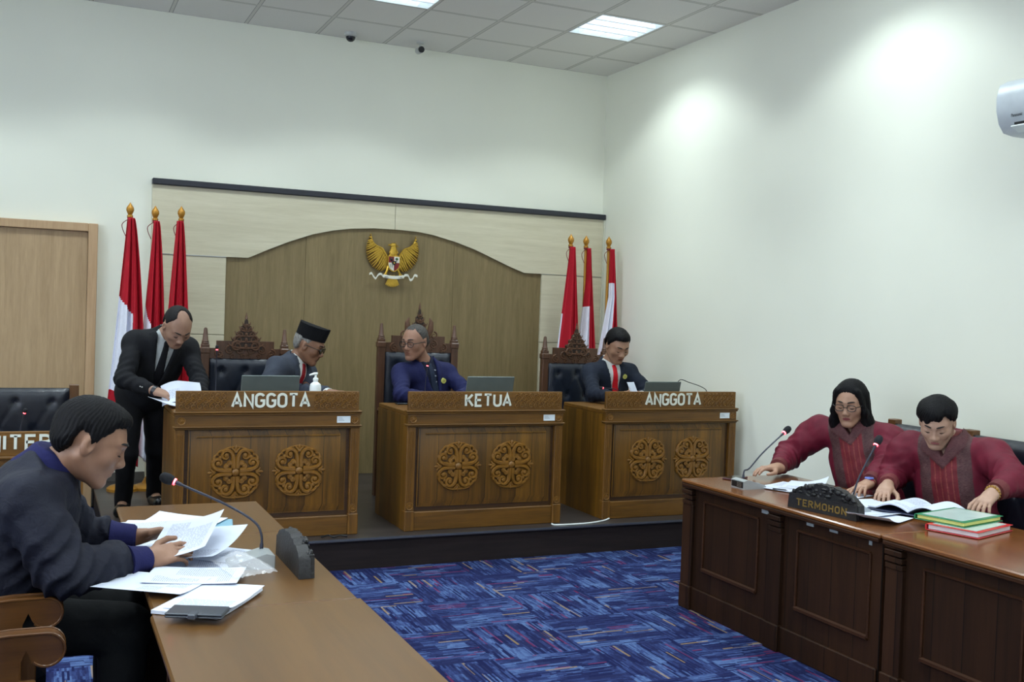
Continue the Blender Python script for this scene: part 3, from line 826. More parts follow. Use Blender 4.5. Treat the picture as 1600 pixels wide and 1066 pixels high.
# glowing framed panes added as unseen fill: behind the camera and on the left wall
FILL_FRONT = glow('fill_glow_front', FILL_W*.12, (222, 236, 255))  # weaker glow for the added panes behind the camera
def window(k, along, a0, z0=1.5, z1=3.5, w_=1.8):
    def B(m, p0, p1, d0, d1, q0, q1, bev=0):
        if along == 'x': m.box((p0, RYF+d0, q0), (p1, RYF+d1, q1), 0, bev)
        else: m.box((RXL+d0, p0, q0), (RXL+d1, p1, q1), 0, bev)
    m = MB(); B(m, a0, a0+w_, .001, .012, z0, z1); wn_ = m.build('window_%d' % k, FILL_FRONT if along == 'x' else FILL_LEFT); wn_['kind'] = 'structure'
    m = MB()
    for a in (0, w_/2, w_): B(m, a0+a-.03, a0+a+.03, .001, .05, z0-.03, z1+.03, .004)
    for a in (z0-.03, z1-.03): B(m, a0-.03, a0+w_+.03, .001, .05, a, a+.06, .004)
    m.build('window_frame', DOORF, wn_)
for k, a in enumerate((-3.6, -1.3, 1.0, 3.0)): window(k+1, 'x', a)
for k, a in enumerate((-1.2, .9, 3.0)): window(k+5, 'y', a)
# ceiling with a hole for every louvred fixture
cx = sorted([x for x in LAMP_X]); cy = sorted(LAMP_Y); mb = MB()
xs = [RXL-.1]; 
for x in cx: xs += [x-.285, x+.285]
xs += [WX+.1]; ys = [RYF-.1]
for y in cy: ys += [y-.285, y+.285]
ys += [WY+.1]
for i in range(len(xs)-1):
    for j in range(len(ys)-1):
        if i % 2 == 1 and j % 2 == 1: continue
        mb.add([(xs[i], ys[j], CEIL), (xs[i+1], ys[j], CEIL), (xs[i+1], ys[j+1], CEIL), (xs[i], ys[j+1], CEIL)], [(0, 3, 2, 1)])
mb.box((RXL-.1, RYF-.1, CEIL+.14), (WX+.1, WY+.1, CEIL+.2))
o = mb.build('ceiling', M_CEIL, smooth=False); o['kind'] = 'structure'
# ceiling lights: recessed housing, louvre, glowing tubes and the light they throw
LHOUS = plain('lamp_housing', (225, 228, 228), .4)
TUBE = glow('lit_tube', 3.0)
LOUV = glow('lit_louvre', .35, (190, 214, 240))
def ceiling_light():
    t = thing('ceiling_light', 'x', 'ceiling light', (0, 0, CEIL), local=True)
    m = MB(); a = .284
    for s in (-1, 1):
        m.box((s*a-.005, -a, -.004), (s*a+.005, a, .12)); m.box((-a, s*a-.005, -.004), (a, s*a+.005, .12))
    m.box((-a, -a, .115), (a, a, .125)); m.build('housing', LHOUS, t)
    m = MB()
    for k in range(1, 6):
        x = -a+2*a*k/6; m.box((x-.002, -a, .004), (x+.002, a, .045))
    for k in range(1, 4):
        x = -a+2*a*k/4; m.box((-a, x-.012, .0), (a, x+.012, .05))
    m.build('louvre', LOUV, t)
    for k in (-1.5, -.5, .5, 1.5):
        m = MB(); m.tube([(-.27, k*.142, .08), (.27, k*.142, .08)], .014, 8); m.build('tube', TUBE, t)
    return t
def lamp_light(x, y):
    """the light a louvred fixture throws: full down to ~35 degrees off the vertical, shielded by the louvre past ~58"""
    L = bpy.data.lights.get('lamp_light')
    if L is None:
        L = bpy.data.lights.new('lamp_light', 'AREA'); L.shape = 'SQUARE'; L.size = .5; L.energy = LAMP_W; L.color = LAMP_COL
        L.use_nodes = True; nt = L.node_tree; em = nt.nodes['Emission']
        g = nt.nodes.new('ShaderNodeNewGeometry'); sp = nt.nodes.new('ShaderNodeSeparateXYZ'); nt.links.new(g.outputs['Incoming'], sp.inputs[0])
        ab = nt.nodes.new('ShaderNodeMath'); ab.operation = 'ABSOLUTE'; nt.links.new(sp.outputs[2], ab.inputs[0])
        fc = nt.nodes.new('ShaderNodeFloatCurve'); cv = fc.mapping.curves[0]
        pts = ((0, .07), (.43, .075), (.48, .10), (.56, .46), (.62, .48), (.72, .44), (.80, .50), (.87, .66), (.95, .9), (1, .9))
        cv.points[0].location = pts[0]; cv.points[1].location = pts[-1]
        for p_ in pts[1:-1]: cv.points.new(*p_)
        for p_ in cv.points: p_.handle_type = 'VECTOR'
        fc.mapping.update(); nt.links.new(ab.outputs[0], fc.inputs['Value']); nt.links.new(fc.outputs[0], em.inputs['Strength'])
    o = bpy.data.objects.new('lamp_light', L); COL.objects.link(o); o.location = (x, y, CEIL-.006); return o
lt = None; LN = {(0, 0): 'square louvred ceiling light nearest the right wall and back corner', (1, 0): 'square louvred ceiling light cut by the top edge of the picture'}
for i, x in enumerate(LAMP_X):
    for j, y in enumerate(LAMP_Y):
        lo = lamp_light(x, y)
        if lt is None: lt = ceiling_light(); c = lt
        else:
            c = copy_tree(lt)
        c.location = (x, y, CEIL); c['group'] = 'louvred ceiling lights'
        c['label'] = LN.get((i, j), 'square louvred ceiling light in the panel ceiling, column %s row %s' % (['right', 'centre', 'left', 'far left', 'outermost left'][i], ['rear', 'second', 'third', 'fourth', 'front'][j]))
# stage
SY, SX, SZ = 6.358, .39, .2
m = MB(); m.box((SX, SY+.004, 0), (WX-.002, WY-.002, SZ-.022), 1); m.box((SX-.012, SY-.012, SZ-.022), (WX-.002, WY-.002, SZ), 0, .004)
st = m.build('stage', [STAGEM, STAGEF]); st['kind'] = 'structure'; tag(st, 'low dark laminate stage under the three carved desks')
m = MB(); m.box((SX-.016, SY-.018, SZ-.012), (WX-.002, SY-.012, SZ+.002)); m.build('stage_nosing', plain('nosing', (96, 98, 104), .35, .5), st)
# door on the back wall
m = MB(); m.box((-.72, WY-.045, 0), (.30, WY-.003, 2.19)); dr = m.build('door_1', DOORV); dr['kind'] = 'structure'
m = MB()
m.box((.302, WY-.085, 0), (.372, WY-.003, 2.257), 0, .004); m.box((-.79, WY-.085, 0), (-.722, WY-.003, 2.257), 0, .004); m.box((-.72, WY-.085, 2.192), (.302, WY-.003, 2.257), 0, .004)
m.build('door_frame', DOORF, dr)
m = MB(); m.tube([(-.62, WY-.045, 1.0), (-.62, WY-.09, 1.0), (-.52, WY-.09, 1.0)], .009, 8); m.lathe([(.025, 0), (.025, .006)], (-.62, WY-.05, 1.0), 12, ax='y'); m.build('door_handle', STEEL, dr)
for nm, lo, hi in (('baseboard_back', (.374, WY-.012, SZ), (.77, WY-.001, SZ+.07)),):
    structure(nm, lo, hi, plain('baseboard_tile', (92, 90, 86), .4))
# ------------------------------------------------------------------ backdrop with arch
PY = 8.86
def sc_back(x, z, y=PY): f = y/WY; return x*f, CAM_Z+(z-CAM_Z)*f
bd = thing('backdrop_panel', 'pale laminated wall panelling with an arched opening behind the judges', 'wall panel', (2.86, PY, SZ))
A = lambda x, z: sc_back(x, z)
xL, xR = A(.778, 0)[0], WX-.003
zT = A(0, 2.612)[1]; zS = A(0, 2.055)[1]
aL, aR = A(1.376, 0)[0], A(4.316, 0)[0]
arch = [A(1.558, 2.057)]+[A(*p) for p in ((1.72, 2.135), (1.9, 2.215), (2.1, 2.29), (2.28, 2.335), (2.446, 2.362), (2.65, 2.378), (2.85, 2.38), (3.05, 2.374), (3.2, 2.355), (3.42, 2.305), (3.62, 2.245), (3.8, 2.175), (3.98, 2.105), (4.13, 2.054))]
joint = A(2.839, 0)[0]
# upper fascia as strips between the arch line and the top
m = MB(); line = [(xL, zS), (aL, zS)]+arch+[(aR, zS), (xR, zS)]
def zat(x):
    for (a, b), (c, d) in zip(line, line[1:]):
        if a <= x <= c and c > a: return b+(d-b)*(x-a)/(c-a)
    return zS
for lo, hi in ((xL, joint-.002), (joint+.002, xR)):
    pts = [(lo, zat(lo))]+[p for p in line if lo < p[0] < hi]+[(hi, zat(hi))]
    poly = pts+[(hi, zT), (lo, zT)]
    top = [(x, zT) for x, z in pts]
    for (a, b), (c, d) in zip(pts, pts[1:]):
        if c-a < 1e-5: continue
        m.add([(a, PY, b), (c, PY, d), (c, PY, zT), (a, PY, zT), (a, WY-.03, b), (c, WY-.03, d), (c, WY-.03, zT), (a, WY-.03, zT)], [(0, 1, 2, 3), (0, 4, 5, 1), (3, 2, 6, 7)])
    m.add([(lo, PY, zat(lo)), (lo, PY, zT), (lo, WY-.004, zT), (lo, WY-.004, zat(lo))], [(0, 1, 2, 3)])
m.build('fascia', PALE, bd, smooth=False)
for s, (x0, x1) in (('l', (xL, aL)), ('r', (aR, xR))):
    for z0, z1 in ((SZ, .93), (.935, 1.4), (1.405, zS-.006)):
        z0, z1 = z0, z1
        m = MB(); m.box((x0, PY+.002, z0), (x1, WY-.004, z1), 0, .002); m.build('side_panel', PALE, bd)
m = MB(); m.box((xL, PY-.004, zS-.005), (aL, PY+.004, zS+.001)); m.box((aR, PY-.002, zS-.004), (xR, PY+.004, zS+.001)); m.build('metal_strip', STEEL, bd)
m = MB(); m.box((xL-.004, PY-.035, zT), (xR, WY-.003, A(0, 2.662)[1]), 0, .006); m.build('top_trim', BLACKTR, bd)
vx = [aL, A(2.05, 0)[0], A(3.42, 0)[0], aR]   # veneer sheets with fine joints
m = MB()
for a, b in zip(vx, vx[1:]): m.box((a+.001, WY-.022, SZ), (b-.001, WY-.004, 2.42), 0, .0015)
m.build('veneer', VENEER, bd)
m = MB(); m.box((WX-.014, PY-.02, SZ), (WX-.003, PY+.001, zT)); m.build('corner_strip', plain('pale_strip', (214, 214, 196), .5), bd)
# ------------------------------------------------------------------ garuda crest
def feather_fan(mb, cx_, cz_, sgn, y):
    """one raised, cupped wing: feathers run from the leading edge to a rounded outer edge"""
    lead = smooth_path([(.048, .0), (.05, .04), (.072, .078), (.09, .1), (.13, .118), (.16, .148), (.175, .197)], 6)
    out = smooth_path([(.05, -.048), (.085, -.071), (.12, -.063), (.16, -.035), (.19, .008), (.205, .055), (.208, .1), (.2, .14), (.182, .197)], 6)
    L = lambda P, t: P[min(len(P)-1, int(round(t*(len(P)-1))))]
    for row, (n, f, w, dy) in enumerate(((21, 1.0, .0105, 0), (18, .62, .010, -.007), (15, .34, .009, -.012))):
        for i in range(n):
            t = i/(n-1); a = L(lead, t); o_ = L(out, t); bq = a+(o_-a)*f*(1+.03*(i % 2)); sag = V(-.012, -.012)*(1-t)*f
            path = [(cx_+sgn*q[0], y+dy-.010*math.sin(PI*k/7)*f, cz_+q[1]) for k, q in enumerate(bez(a, a*.66+bq*.34+sag, a*.33+bq*.67+sag, bq, 7))]
            mb.tube(path, [w*.42, w*.5, w*.54, w*.56, w*.56, w*.5, w*.38, w*.1], 6, 0, flat=.5, up=(0, 1, 0))
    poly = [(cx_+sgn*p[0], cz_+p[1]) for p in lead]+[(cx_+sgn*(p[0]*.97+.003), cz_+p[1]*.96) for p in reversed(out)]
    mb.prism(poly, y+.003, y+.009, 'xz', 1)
    mb.tube([(cx_+sgn*p[0], y-.012, cz_+p[1]) for p in lead], [.0095]*12+list(np.linspace(.009, .0015, len(lead)-12)), 6)
GXc, GZc, GYc = 2.81, 2.085, WY-.06
gr = thing('garuda_emblem', 'golden eagle national emblem with shield and ribbon mounted under the arch', 'emblem', (GXc, WY-.03, GZc))
S = 1.18
def gw(mb): mb.v = [(GXc+(a-GXc)*S, b, GZc+(c-GZc)*S) for a, b, c in mb.v]; return mb
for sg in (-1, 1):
    m = MB(); feather_fan(m, GXc, GZc, sg, GYc+.01); gw(m).build('wing', [GOLD, plain('gold_painted_shade', (110, 80, 26), .5, .5)], gr)  # wing backing painted darker to stand for shade between the feathers
m = MB(); m.ball((GXc, GYc+.005, GZc+.01), .045, 14, sc3=(.9, .6, 1.7)); m.tube([(GXc, GYc, GZc+.06), (GXc, GYc-.008, GZc+.1), (GXc-.004, GYc-.01, GZc+.118)], [.032, .026, .02], 10)
for k in range(5):
    for j in range(4+(k % 2)): m.ball((GXc+(j-1.5-.5*(k % 2))*.014, GYc-.024+.002*k, GZc+.03+k*.014), .008, 6, sc3=(1, .6, 1.2))
gw(m).build('body', GOLD, gr)
m = MB(); m.ball((GXc-.004, GYc-.012, GZc+.125), .021, 12, sc3=(1.15, .9, .95)); m.tube([(GXc-.02, GYc-.014, GZc+.126), (GXc-.04, GYc-.016, GZc+.127), (GXc-.046, GYc-.016, GZc+.119)], [.009, .006, .001], 6)
for k in range(4): m.tube([(GXc+.004+.006*k, GYc-.01, GZc+.13-.004*k), (GXc+.02+.007*k, GYc-.012, GZc+.15-.012*k)], [.005, .001], 5)
gw(m).build('head', GOLD, gr)
m = MB()
for i in range(9):
    a = math.radians(-90+(i-4)*9); L = .088
    m.tube([(GXc+.02*math.cos(a), GYc+.004, GZc-.1), (GXc+L*.7*math.cos(a), GYc-.004, GZc-.1+L*.7*math.sin(a)), (GXc+L*math.cos(a), GYc-.004, GZc-.1+L*math.sin(a))], [.008, .011, .004], 6, flat=.5, up=(0, 1, 0))
gw(m).build('tail', GOLD, gr)
for sg in (-1, 1):
    m = MB(); m.tube([(GXc+sg*.03, GYc, GZc-.035), (GXc+sg*.046, GYc-.008, GZc-.07), (GXc+sg*.06, GYc-.014, GZc-.095)], [.014, .009, .008], 8)
    for k in (-1, 0, 1): m.tube([(GXc+sg*.06+k*.009, GYc-.016, GZc-.092), (GXc+sg*.062+k*.012, GYc-.024, GZc-.108)], [.005, .003], 6)
    gw(m).build('leg', GOLD, gr)
shR, shB, shW, shG = plain('shield_red', (120, 26, 28), .4), plain('shield_black', (22, 20, 22), .4), plain('shield_white', (214, 210, 196), .5), plain('shield_green', (62, 92, 60), .5)
m = MB(); c0 = (GXc, GZc+.002)
def shield(k): return [(GXc-k*.042, GZc+.04*k), (GXc+k*.042, GZc+.04*k), (GXc+k*.042, GZc-.015*k)]+[(GXc+k*.042*math.cos(a), GZc-k*.015-k*.052*math.sin(a)) for a in np.linspace(.2, PI-.2, 9)]+[(GXc-k*.042, GZc-.015*k)]
m.prism(shield(1.1), GYc-.034, GYc-.026, 'xz'); s_ = gw(m).build('shield', GOLD, gr)
quads = {0: ([(-.042, .04), (0, .04), (0, -.006), (-.042, -.006)], shR), 1: ([(0, .04), (.042, .04), (.042, -.006), (0, -.006)], shW),
         2: ([(-.042, -.006), (0, -.006), (0, -.067), (-.02, -.058), (-.036, -.04), (-.042, -.018)], shW), 3: ([(0, -.006), (.042, -.006), (.042, -.018), (.036, -.04), (.02, -.058), (0, -.067)], shR)}
for k, (pl, mt) in quads.items():
    m = MB(); m.prism([(GXc+a, GZc+b) for a, b in pl], GYc-.037, GYc-.033, 'xz'); gw(m).build('shield_field', mt, s_)
m = MB(); m.prism([(GXc-.017, GZc+.008), (GXc+.017, GZc+.008), (GXc+.017, GZc-.01), (GXc, GZc-.026), (GXc-.017, GZc-.01)], GYc-.041, GYc-.036, 'xz'); gw(m).build('shield_centre', shB, s_)
m = MB(); m.prism([(GXc+.009*r*math.cos(a), GZc-.007+.009*r*math.sin(a)) for a, r in [(PI/2+k*PI/5, 1 if k % 2 == 0 else .42) for k in range(10)]], GYc-.044, GYc-.04, 'xz'); gw(m).build('star', GOLD, s_)
m = MB(); m.tube([(GXc+.021, GYc-.038, GZc+.006), (GXc+.021, GYc-.038, GZc+.018)], .0025, 6, 1); m.ball((GXc+.021, GYc-.038, GZc+.023), .012, 8, sc3=(1, .4, .8)); gw(m).build('tree', shG, s_)
m = MB(); m.ball((GXc-.021, GYc-.038, GZc+.018), .011, 8, sc3=(1, .4, 1)); 
for q in (-1, 1): m.tube([(GXc-.021+q*.007, GYc-.038, GZc+.026), (GXc-.021+q*.014, GYc-.038, GZc+.032)], [.003, .001], 5)
gw(m).build('bull_head', shB, s_)
m = MB()
for q in (-1, 1):
    for k in range(4): m.ball((GXc-.021+q*.007, GYc-.038, GZc-.018-.007*k), .003, 6)
gw(m).build('rice_and_cotton', shG, s_)
m = MB(); 
for k in range(6):
    a = k*PI/3; m.lathe([(.0045, 0), (.0045, .002)], (GXc+.02+.008*math.cos(a), GYc-.036, GZc-.026+.012*math.sin(a)), 8, ax='y')
gw(m).build('chain', GOLD, s_)
RIB = plain('ribbon_white', (222, 220, 206), .5)
def rib(pts, w0=.011):
    m = MB(); P = []
    for (x, z, dy) in pts: P.append([(GXc+x, GYc-.03+dy, GZc+z+w0), (GXc+x, GYc-.032+dy, GZc+z), (GXc+x, GYc-.03+dy, GZc+z-w0)])
    m.grid(P, thick=.003); return m
m = rib([(-.078+.0156*i, -.107-.009*math.sin(PI*i/10), -.004*math.sin(PI*i/10)) for i in range(11)]); rb = gw(m).build('ribbon', RIB, gr)
for sg in (-1, 1):
    m = rib([(sg*q[0], q[1], .004*math.sin(k_*.6)) for k_, q in enumerate(smooth_path([(.078, -.112), (.092, -.096), (.115, -.098), (.135, -.128), (.152, -.118), (.168, -.092), (.188, -.098)], 5))], .0085); gw(m).build('ribbon_tail', RIB, gr)
def font_mesh(text, size, M, mat, name, parent, ext=.0008, width=None, offset=0.0):
    cu = bpy.data.curves.new('t', 'FONT'); cu.body = text; cu.size = size; cu.extrude = ext; cu.align_x = 'CENTER'; cu.align_y = 'CENTER'; cu.offset = offset
    ob = bpy.data.objects.new('t', cu); COL.objects.link(ob); dg = bpy.context.evaluated_depsgraph_get()
    me = bpy.data.meshes.new_from_object(ob.evaluated_get(dg)); bpy.data.objects.remove(ob)
    v = np.array([q.co[:] for q in me.vertices]); fc = [tuple(p.vertices) for p in me.polygons]; bpy.data.meshes.remove(me)
    if width: v[:, 0] *= width/(v[:, 0].max()-v[:, 0].min())
    v = [tuple(M @ Vector(q)) for q in v]; return link(name, v, fc, mat, parent, smooth=False)
font_mesh('BHINNEKA TUNGGAL IKA', .016, Matrix(((1, 0, 0, GXc), (0, 0, -1, GYc-.0365), (0, 1, 0, GZc-.1355), (0, 0, 0, 1))), DARK, 'ribbon_lettering', rb, width=.16)
# ------------------------------------------------------------------ carved judge desks
DW, DD, DH = 1.15, .68, .79
def medallion(mb, cx_, cz_, R, y, r=.0095):
    """round rosette: four pairs of C-scrolls ending in rolled eyes, buds on the axes, a raised lip below"""
    for q in range(4):
        sx, sz = ((1, 1), (-1, 1), (-1, -1), (1, -1))[q]
        for sw in (0, 1):
            P = lambda pts: [(cx_+sx*(b if sw else a)*R, cz_+sz*(a if sw else b)*R) for a, b in pts]
            stem = [tuple(p) for p in bez((.07, .16), (.06, .5), (.07, .86), (.34, .9), 9)]+[tuple(p) for p in bez((.34, .9), (.56, .9), (.62, .62), (.44, .56), 8)][1:]+[tuple(p) for p in bez((.44, .56), (.3, .53), (.26, .7), (.37, .72), 5)][1:]
            scroll_mb(mb, P(stem), r*1.35, y)
            scroll_mb(mb, P([tuple(p) for p in bez((.1, .2), (.14, .42), (.26, .5), (.33, .38), 7)]+[(.3, .29), (.23, .3)]), r*1.05, y)
            scroll_mb(mb, P([tuple(p) for p in bez((.52, .86), (.62, .9), (.72, .84), (.74, .74), 6)]), r*.95, y)
            e = P([(.37, .7)])[0]; mb.ball((e[0], y-.003, e[1]), r*1.35, 8, sc3=(1, .6, 1))
            e = P([(.25, .34)])[0]; mb.ball((e[0], y-.003, e[1]), r*1.05, 8, sc3=(1, .6, 1))
            scroll_mb(mb, P([tuple(p) for p in bez((0, .82), (.04, .9), (.1, .96), (.17, 1.0), 5)]), r*.9, y)
        mb.ball((cx_+sx*.62*R, y-.002, cz_+sz*.62*R), r*1.1, 8, sc3=(1, .6, 1)); mb.ball((cx_+sx*.74*R, y, cz_+sz*.74*R), r*.9, 8, sc3=(1, .6, 1))
    for dx, dz in ((1, 0), (-1, 0), (0, 1), (0, -1)):
        mb.ball((cx_+dx*1.0*R, y, cz_+dz*1.0*R), r*.9, 8, sc3=(1.9 if dx else .8, .6, 1.9 if dz else .8))
        mb.ball((cx_+dx*.26*R, y, cz_+dz*.26*R), r*.9, 8, sc3=(1, .6, 1))
    ring = [(cx_+1.06*R*math.cos(a), y+.004, cz_+1.06*R*math.sin(a)*(1+.03*math.cos(6*a))) for a in np.linspace(PI*1.16, PI*1.84, 18)]
    mb.tube(ring, r*.85, 6)
    ring = [(cx_+1.04*R*math.cos(a), y+.006, cz_+1.04*R*math.sin(a)) for a in np.linspace(PI*.12, PI*.88, 18)]
    mb.tube(ring, r*.45, 6)
    mb.ball((cx_, y-.004, cz_), r*2.2, 12, sc3=(1, .6, 1))
def lattice_carving(mb, x0, x1, z0, z1, y, r=.0042, n=6):
    """low relief of linked curls filling a rectangle"""
    n = max(3, int(round((x1-x0)/.034))); w = (x1-x0)/n; h = z1-z0
    for i in range(n):
        cx_ = x0+w*(i+.5)
        for k in range(3):
            cz_ = z0+h*(k+.5)/3; s = 1 if (i+k) % 2 else -1
            scroll_mb(mb, spiral(cx_, cz_, w*.46, w*.08, s*PI/2, 1.3*s, 11), r*.85, y, n=5)
            mb.ball((cx_+w*.5, y, cz_+h/6), r*1.1, 5, sc3=(1, .6, 1))
        for s in (-1, 1): scroll_mb(mb, [(cx_-w*.5, z0+h*.5), (cx_, z0+h*(.5+.17*s)), (cx_+w*.5, z0+h*.5)], r*.6, y, n=5, taper=False)
def rosette(mb, x, z, R, y):
    mb.lathe([(R, 0), (R*.96, -.006), (R*.8, -.004), (R*.75, -.001), (R*.3, -.002), (R*.28, -.008), (.0, -.01)], (x, y, z), 16, ax='y')
    for k in range(8):
        a = k*PI/4; mb.ball((x+R*.52*math.cos(a), y-.003, z+R*.52*math.sin(a)), R*.2, 6, sc3=(1, .6, 1))
# lathe ax='y' maps (r, z) -> depth -y of the profile value, so negative values stand out towards the room
def judge_desk(x, y, text, label, tw, th):
    t = thing('judge_desk', label, 'desk', (x, y, SZ), local=True, group='carved desks on the stage')
    H = DW/2
    m = MB(); m.box((-H+.01, .03, DH-.03), (H-.01, DD, DH), 0, .004); m.build('desk_top', TEAKX, t)
    m = MB(); m.box((-H-.008, -.018, DH-.002), (H+.008, .05, DH+.012), 0, .005); m.box((-H-.004, -.01, DH-.014), (H+.004, .04, DH-.002), 0, .003); m.build('upper_moulding', TEAKX, t)
    m = MB(); m.box((-H+.004, .0, DH-.08), (H-.004, .04, DH-.014), 0); m.build('frieze', TEAKX, t)
    for s in (-1, 1):
        m = MB(); rosette(m, s*(H-.04), DH-.047, .024, .0); m.build('frieze_rosette', CARVE, t)
    m = MB(); m.box((-H-.008, -.018, DH-.09), (H+.008, .05, DH-.08), 0, .004); m.box((-H, -.008, DH-.1), (H, .04, DH-.09), 0, .003); m.build('lower_moulding', TEAKX, t)
    for s in (-1, 1):
        m = MB(); x0, x1 = sorted((s*(H-.002), s*(H-.062))); m.box((x0, .0, .135), (x1, .05, DH-.1), 0, .003); m.box((x0-.003, -.008, 0), (x1+.003, .05, .135), 0, .004)
        for k in (-1, 0, 1): m.tube([((x0+x1)/2+k*.014, -.001, .2), ((x0+x1)/2+k*.014, -.001, DH-.13)], .0035, 6)
        p = m.build('corner_post', TEAK, t)
        m = MB(); rosette(m, (x0+x1)/2, .165, .024, .0); m.build('rosette', CARVE, p)
        m = MB(); m.box((s*(H-.028), .05, .0), (s*(H-.004), DD-.01, DH-.03)) if s > 0 else m.box((-(H-.004), .05, .0), (-(H-.028), DD-.01, DH-.03)); m.build('side_panel', TEAKP, t)
    m = MB(); m.box((-H+.06, .028, .0), (H-.06, .05, DH-.1)); m.build('back_board', TEAKD, t)
    m = MB(); m.box((-H+.063, .004, .0), (H-.063, .03, .125), 0, .004); m.build('plinth', TEAKX, t)
    # raised and fielded panel
    a, z0, z1 = H-.135, .205, DH-.15
    m = MB(); m.box((-a-.05, .022, z0-.05), (a+.05, .03, z1+.045)); 
    o = [(-a-.045, .022, z0-.045), (a+.045, .022, z0-.045), (a+.045, .022, z1+.04), (-a-.045, .022, z1+.04)]; i_ = [(-a, .006, z0), (a, .006, z0), (a, .006, z1), (-a, .006, z1)]
    m.add(o+i_, [(0, 1, 5, 4), (1, 2, 6, 5), (2, 3, 7, 6), (3, 0, 4, 7), (4, 5, 6, 7)]); 
    for q in (((-a-.004, z1+.004), (a+.004, z1+.004)),): m.tube([(q[0][0], .004, q[0][1]), (q[1][0], .004, q[1][1])], .0045, 6)
    fp = m.build('front_panel', TEAKP, t)
    for s in (-1, 1):
        m = MB(); medallion(m, s*.196-.012, .425, .15, -.001, .0118); m.build('medallion', CARVE, fp)
    # name board
    m = MB(); m.box((-H+.006, .004, DH+.012), (H-.012, .03, DH+.135), 0, .002); nb = m.build('name_board', TEAKX, t)
    e = tw/2+.03
    for x0, x1 in ((-H+.02, -e+.005), (e-.005, H-.025)):
        m = MB(); lattice_carving(m, x0, x1, DH+.024, DH+.124, .001); m.build('board_carving', CARVE, nb)
    lm = lettering(text, tw, th, -.001, .0045, w=.165, gap=.22, cz=DH+.032); lt_ = lm.build('lettering', CREAML, nb, smooth=False); 
    m = MB(); m.box((H-.155, -.003, DH-.066), (H-.068, .001, DH-.024)); s_ = m.build('inventory_sticker', plain('sticker', (214, 222, 226), .5), t)
    m = MB()
    for k in range(3): m.box((H-.148, -.0038, DH-.036-k*.008), (H-.12+.006*k, -.0028, DH-.034-k*.008))
    m.build('print', plain('print_grey', (120, 126, 132), .6), s_)
    return t
judge_desk(1.30, 6.48, 'ANGGOTA', 'carved teak desk lettered ANGGOTA, leftmost, beside the standing man', .49, .093)
judge_desk(2.765, 6.47, 'KETUA', 'carved teak desk lettered KETUA, in the middle of the stage', .345, .091)
judge_desk(4.27, 6.50, 'ANGGOTA', 'carved teak desk lettered ANGGOTA, against the right wall', .49, .093)
# clerk's desk on the floor at the left
t = thing('clerk_desk', 'plain teak desk lettered PANITERA in front of the door', 'desk', (-.38, 6.24, 0), local=True)
H = .6; DH2 = .78
m = MB(); m.box((-H, .03, DH2-.03), (H, .62, DH2), 0, .004); m.build('desk_top', TEAKX, t)
m = MB(); m.box((-H-.008, -.018, DH2-.01), (H+.008, .05, DH2+.008), 0, .005); m.build('upper_moulding', TEAKX, t)
m = MB(); m.box((-H+.004, .0, DH2-.09), (H-.004, .04, DH2-.01)); m.build('frieze', TEAKX, t)
m = MB(); m.box((-H-.008, -.018, DH2-.1), (H+.008, .05, DH2-.09), 0, .004); m.build('lower_moulding', TEAKX, t)
for s in (-1, 1):
    x0, x1 = sorted((s*(H-.002), s*(H-.062))); m = MB(); m.box((x0, 0, 0), (x1, .05, DH2-.1), 0, .003); m.build('corner_post', TEAK, t)
    m = MB(); x0, x1 = sorted((s*(H-.028), s*(H-.004))); m.box((x0, .05, 0), (x1, .61, DH2-.03)); m.build('side_panel', TEAKP, t)
m = MB(); m.box((-H+.06, .02, 0), (H-.06, .05, DH2-.1)); m.build('front_panel', TEAKP, t)
m = MB(); m.box((-H+.012, .004, DH2+.008), (H-.012, .03, DH2+.14), 0, .002); nb = m.build('name_board', TEAKX, t)
lm = lettering('PANITERA', .57, .088, -.001, .0045, w=.17, gap=.24, cz=DH2+.038, cx=.235)
lm.build('lettering', CREAML, nb, smooth=False)
# ------------------------------------------------------------------ chairs
def tufted(w, h, d0, rows, cols, puff=.03, nx=44, nz=32, top_round=.03):
    """upholstered pad in the xz plane facing -y, with buttoned dimples; returns MB and button points"""
    bt = []
    for r in range(rows):
        n = cols-(r % 2)
        for c in range(n):
            bt.append((-w/2+w*(c+.5+(.5 if r % 2 else 0))/cols, h*(r+.6)/(rows+.1)))
    P = []
    for i in range(nx+1):
        row = []
        for j in range(nz+1):
            x = -w/2+w*i/nx; z = h*j/nz
            ed = min(x+w/2, w/2-x, z, h-z); e = 1-math.exp(-max(ed, 0)/.022)
            y = -puff*e
            for bx, bz in bt:
                y += .017*math.exp(-((x-bx)**2+(z-bz)**2)/(.026**2))
                # pleats to the diagonal neighbours
            for bx, bz in bt:
                for sx in (-1, 1):
                    for sz in (-1, 1):
                        ex, ez = bx+sx*w/cols/2, bz+sz*h/(rows+.1)
                        t = ((x-bx)*(ex-bx)+(z-bz)*(ez-bz))/((ex-bx)**2+(ez-bz)**2+1e-9)
                        if 0 < t < 1:
                            dx, dz = x-bx-t*(ex-bx), z-bz-t*(ez-bz); y += .003*math.exp(-(dx*dx+dz*dz)/(.006**2))
            row.append((x, d0+y, z))
        P.append(row)
    m = MB(); m.grid(P, thick=0)
    m.box((-w/2, d0-.004, 0), (w/2, d0+.03, h), 0, .008)
    return m, bt
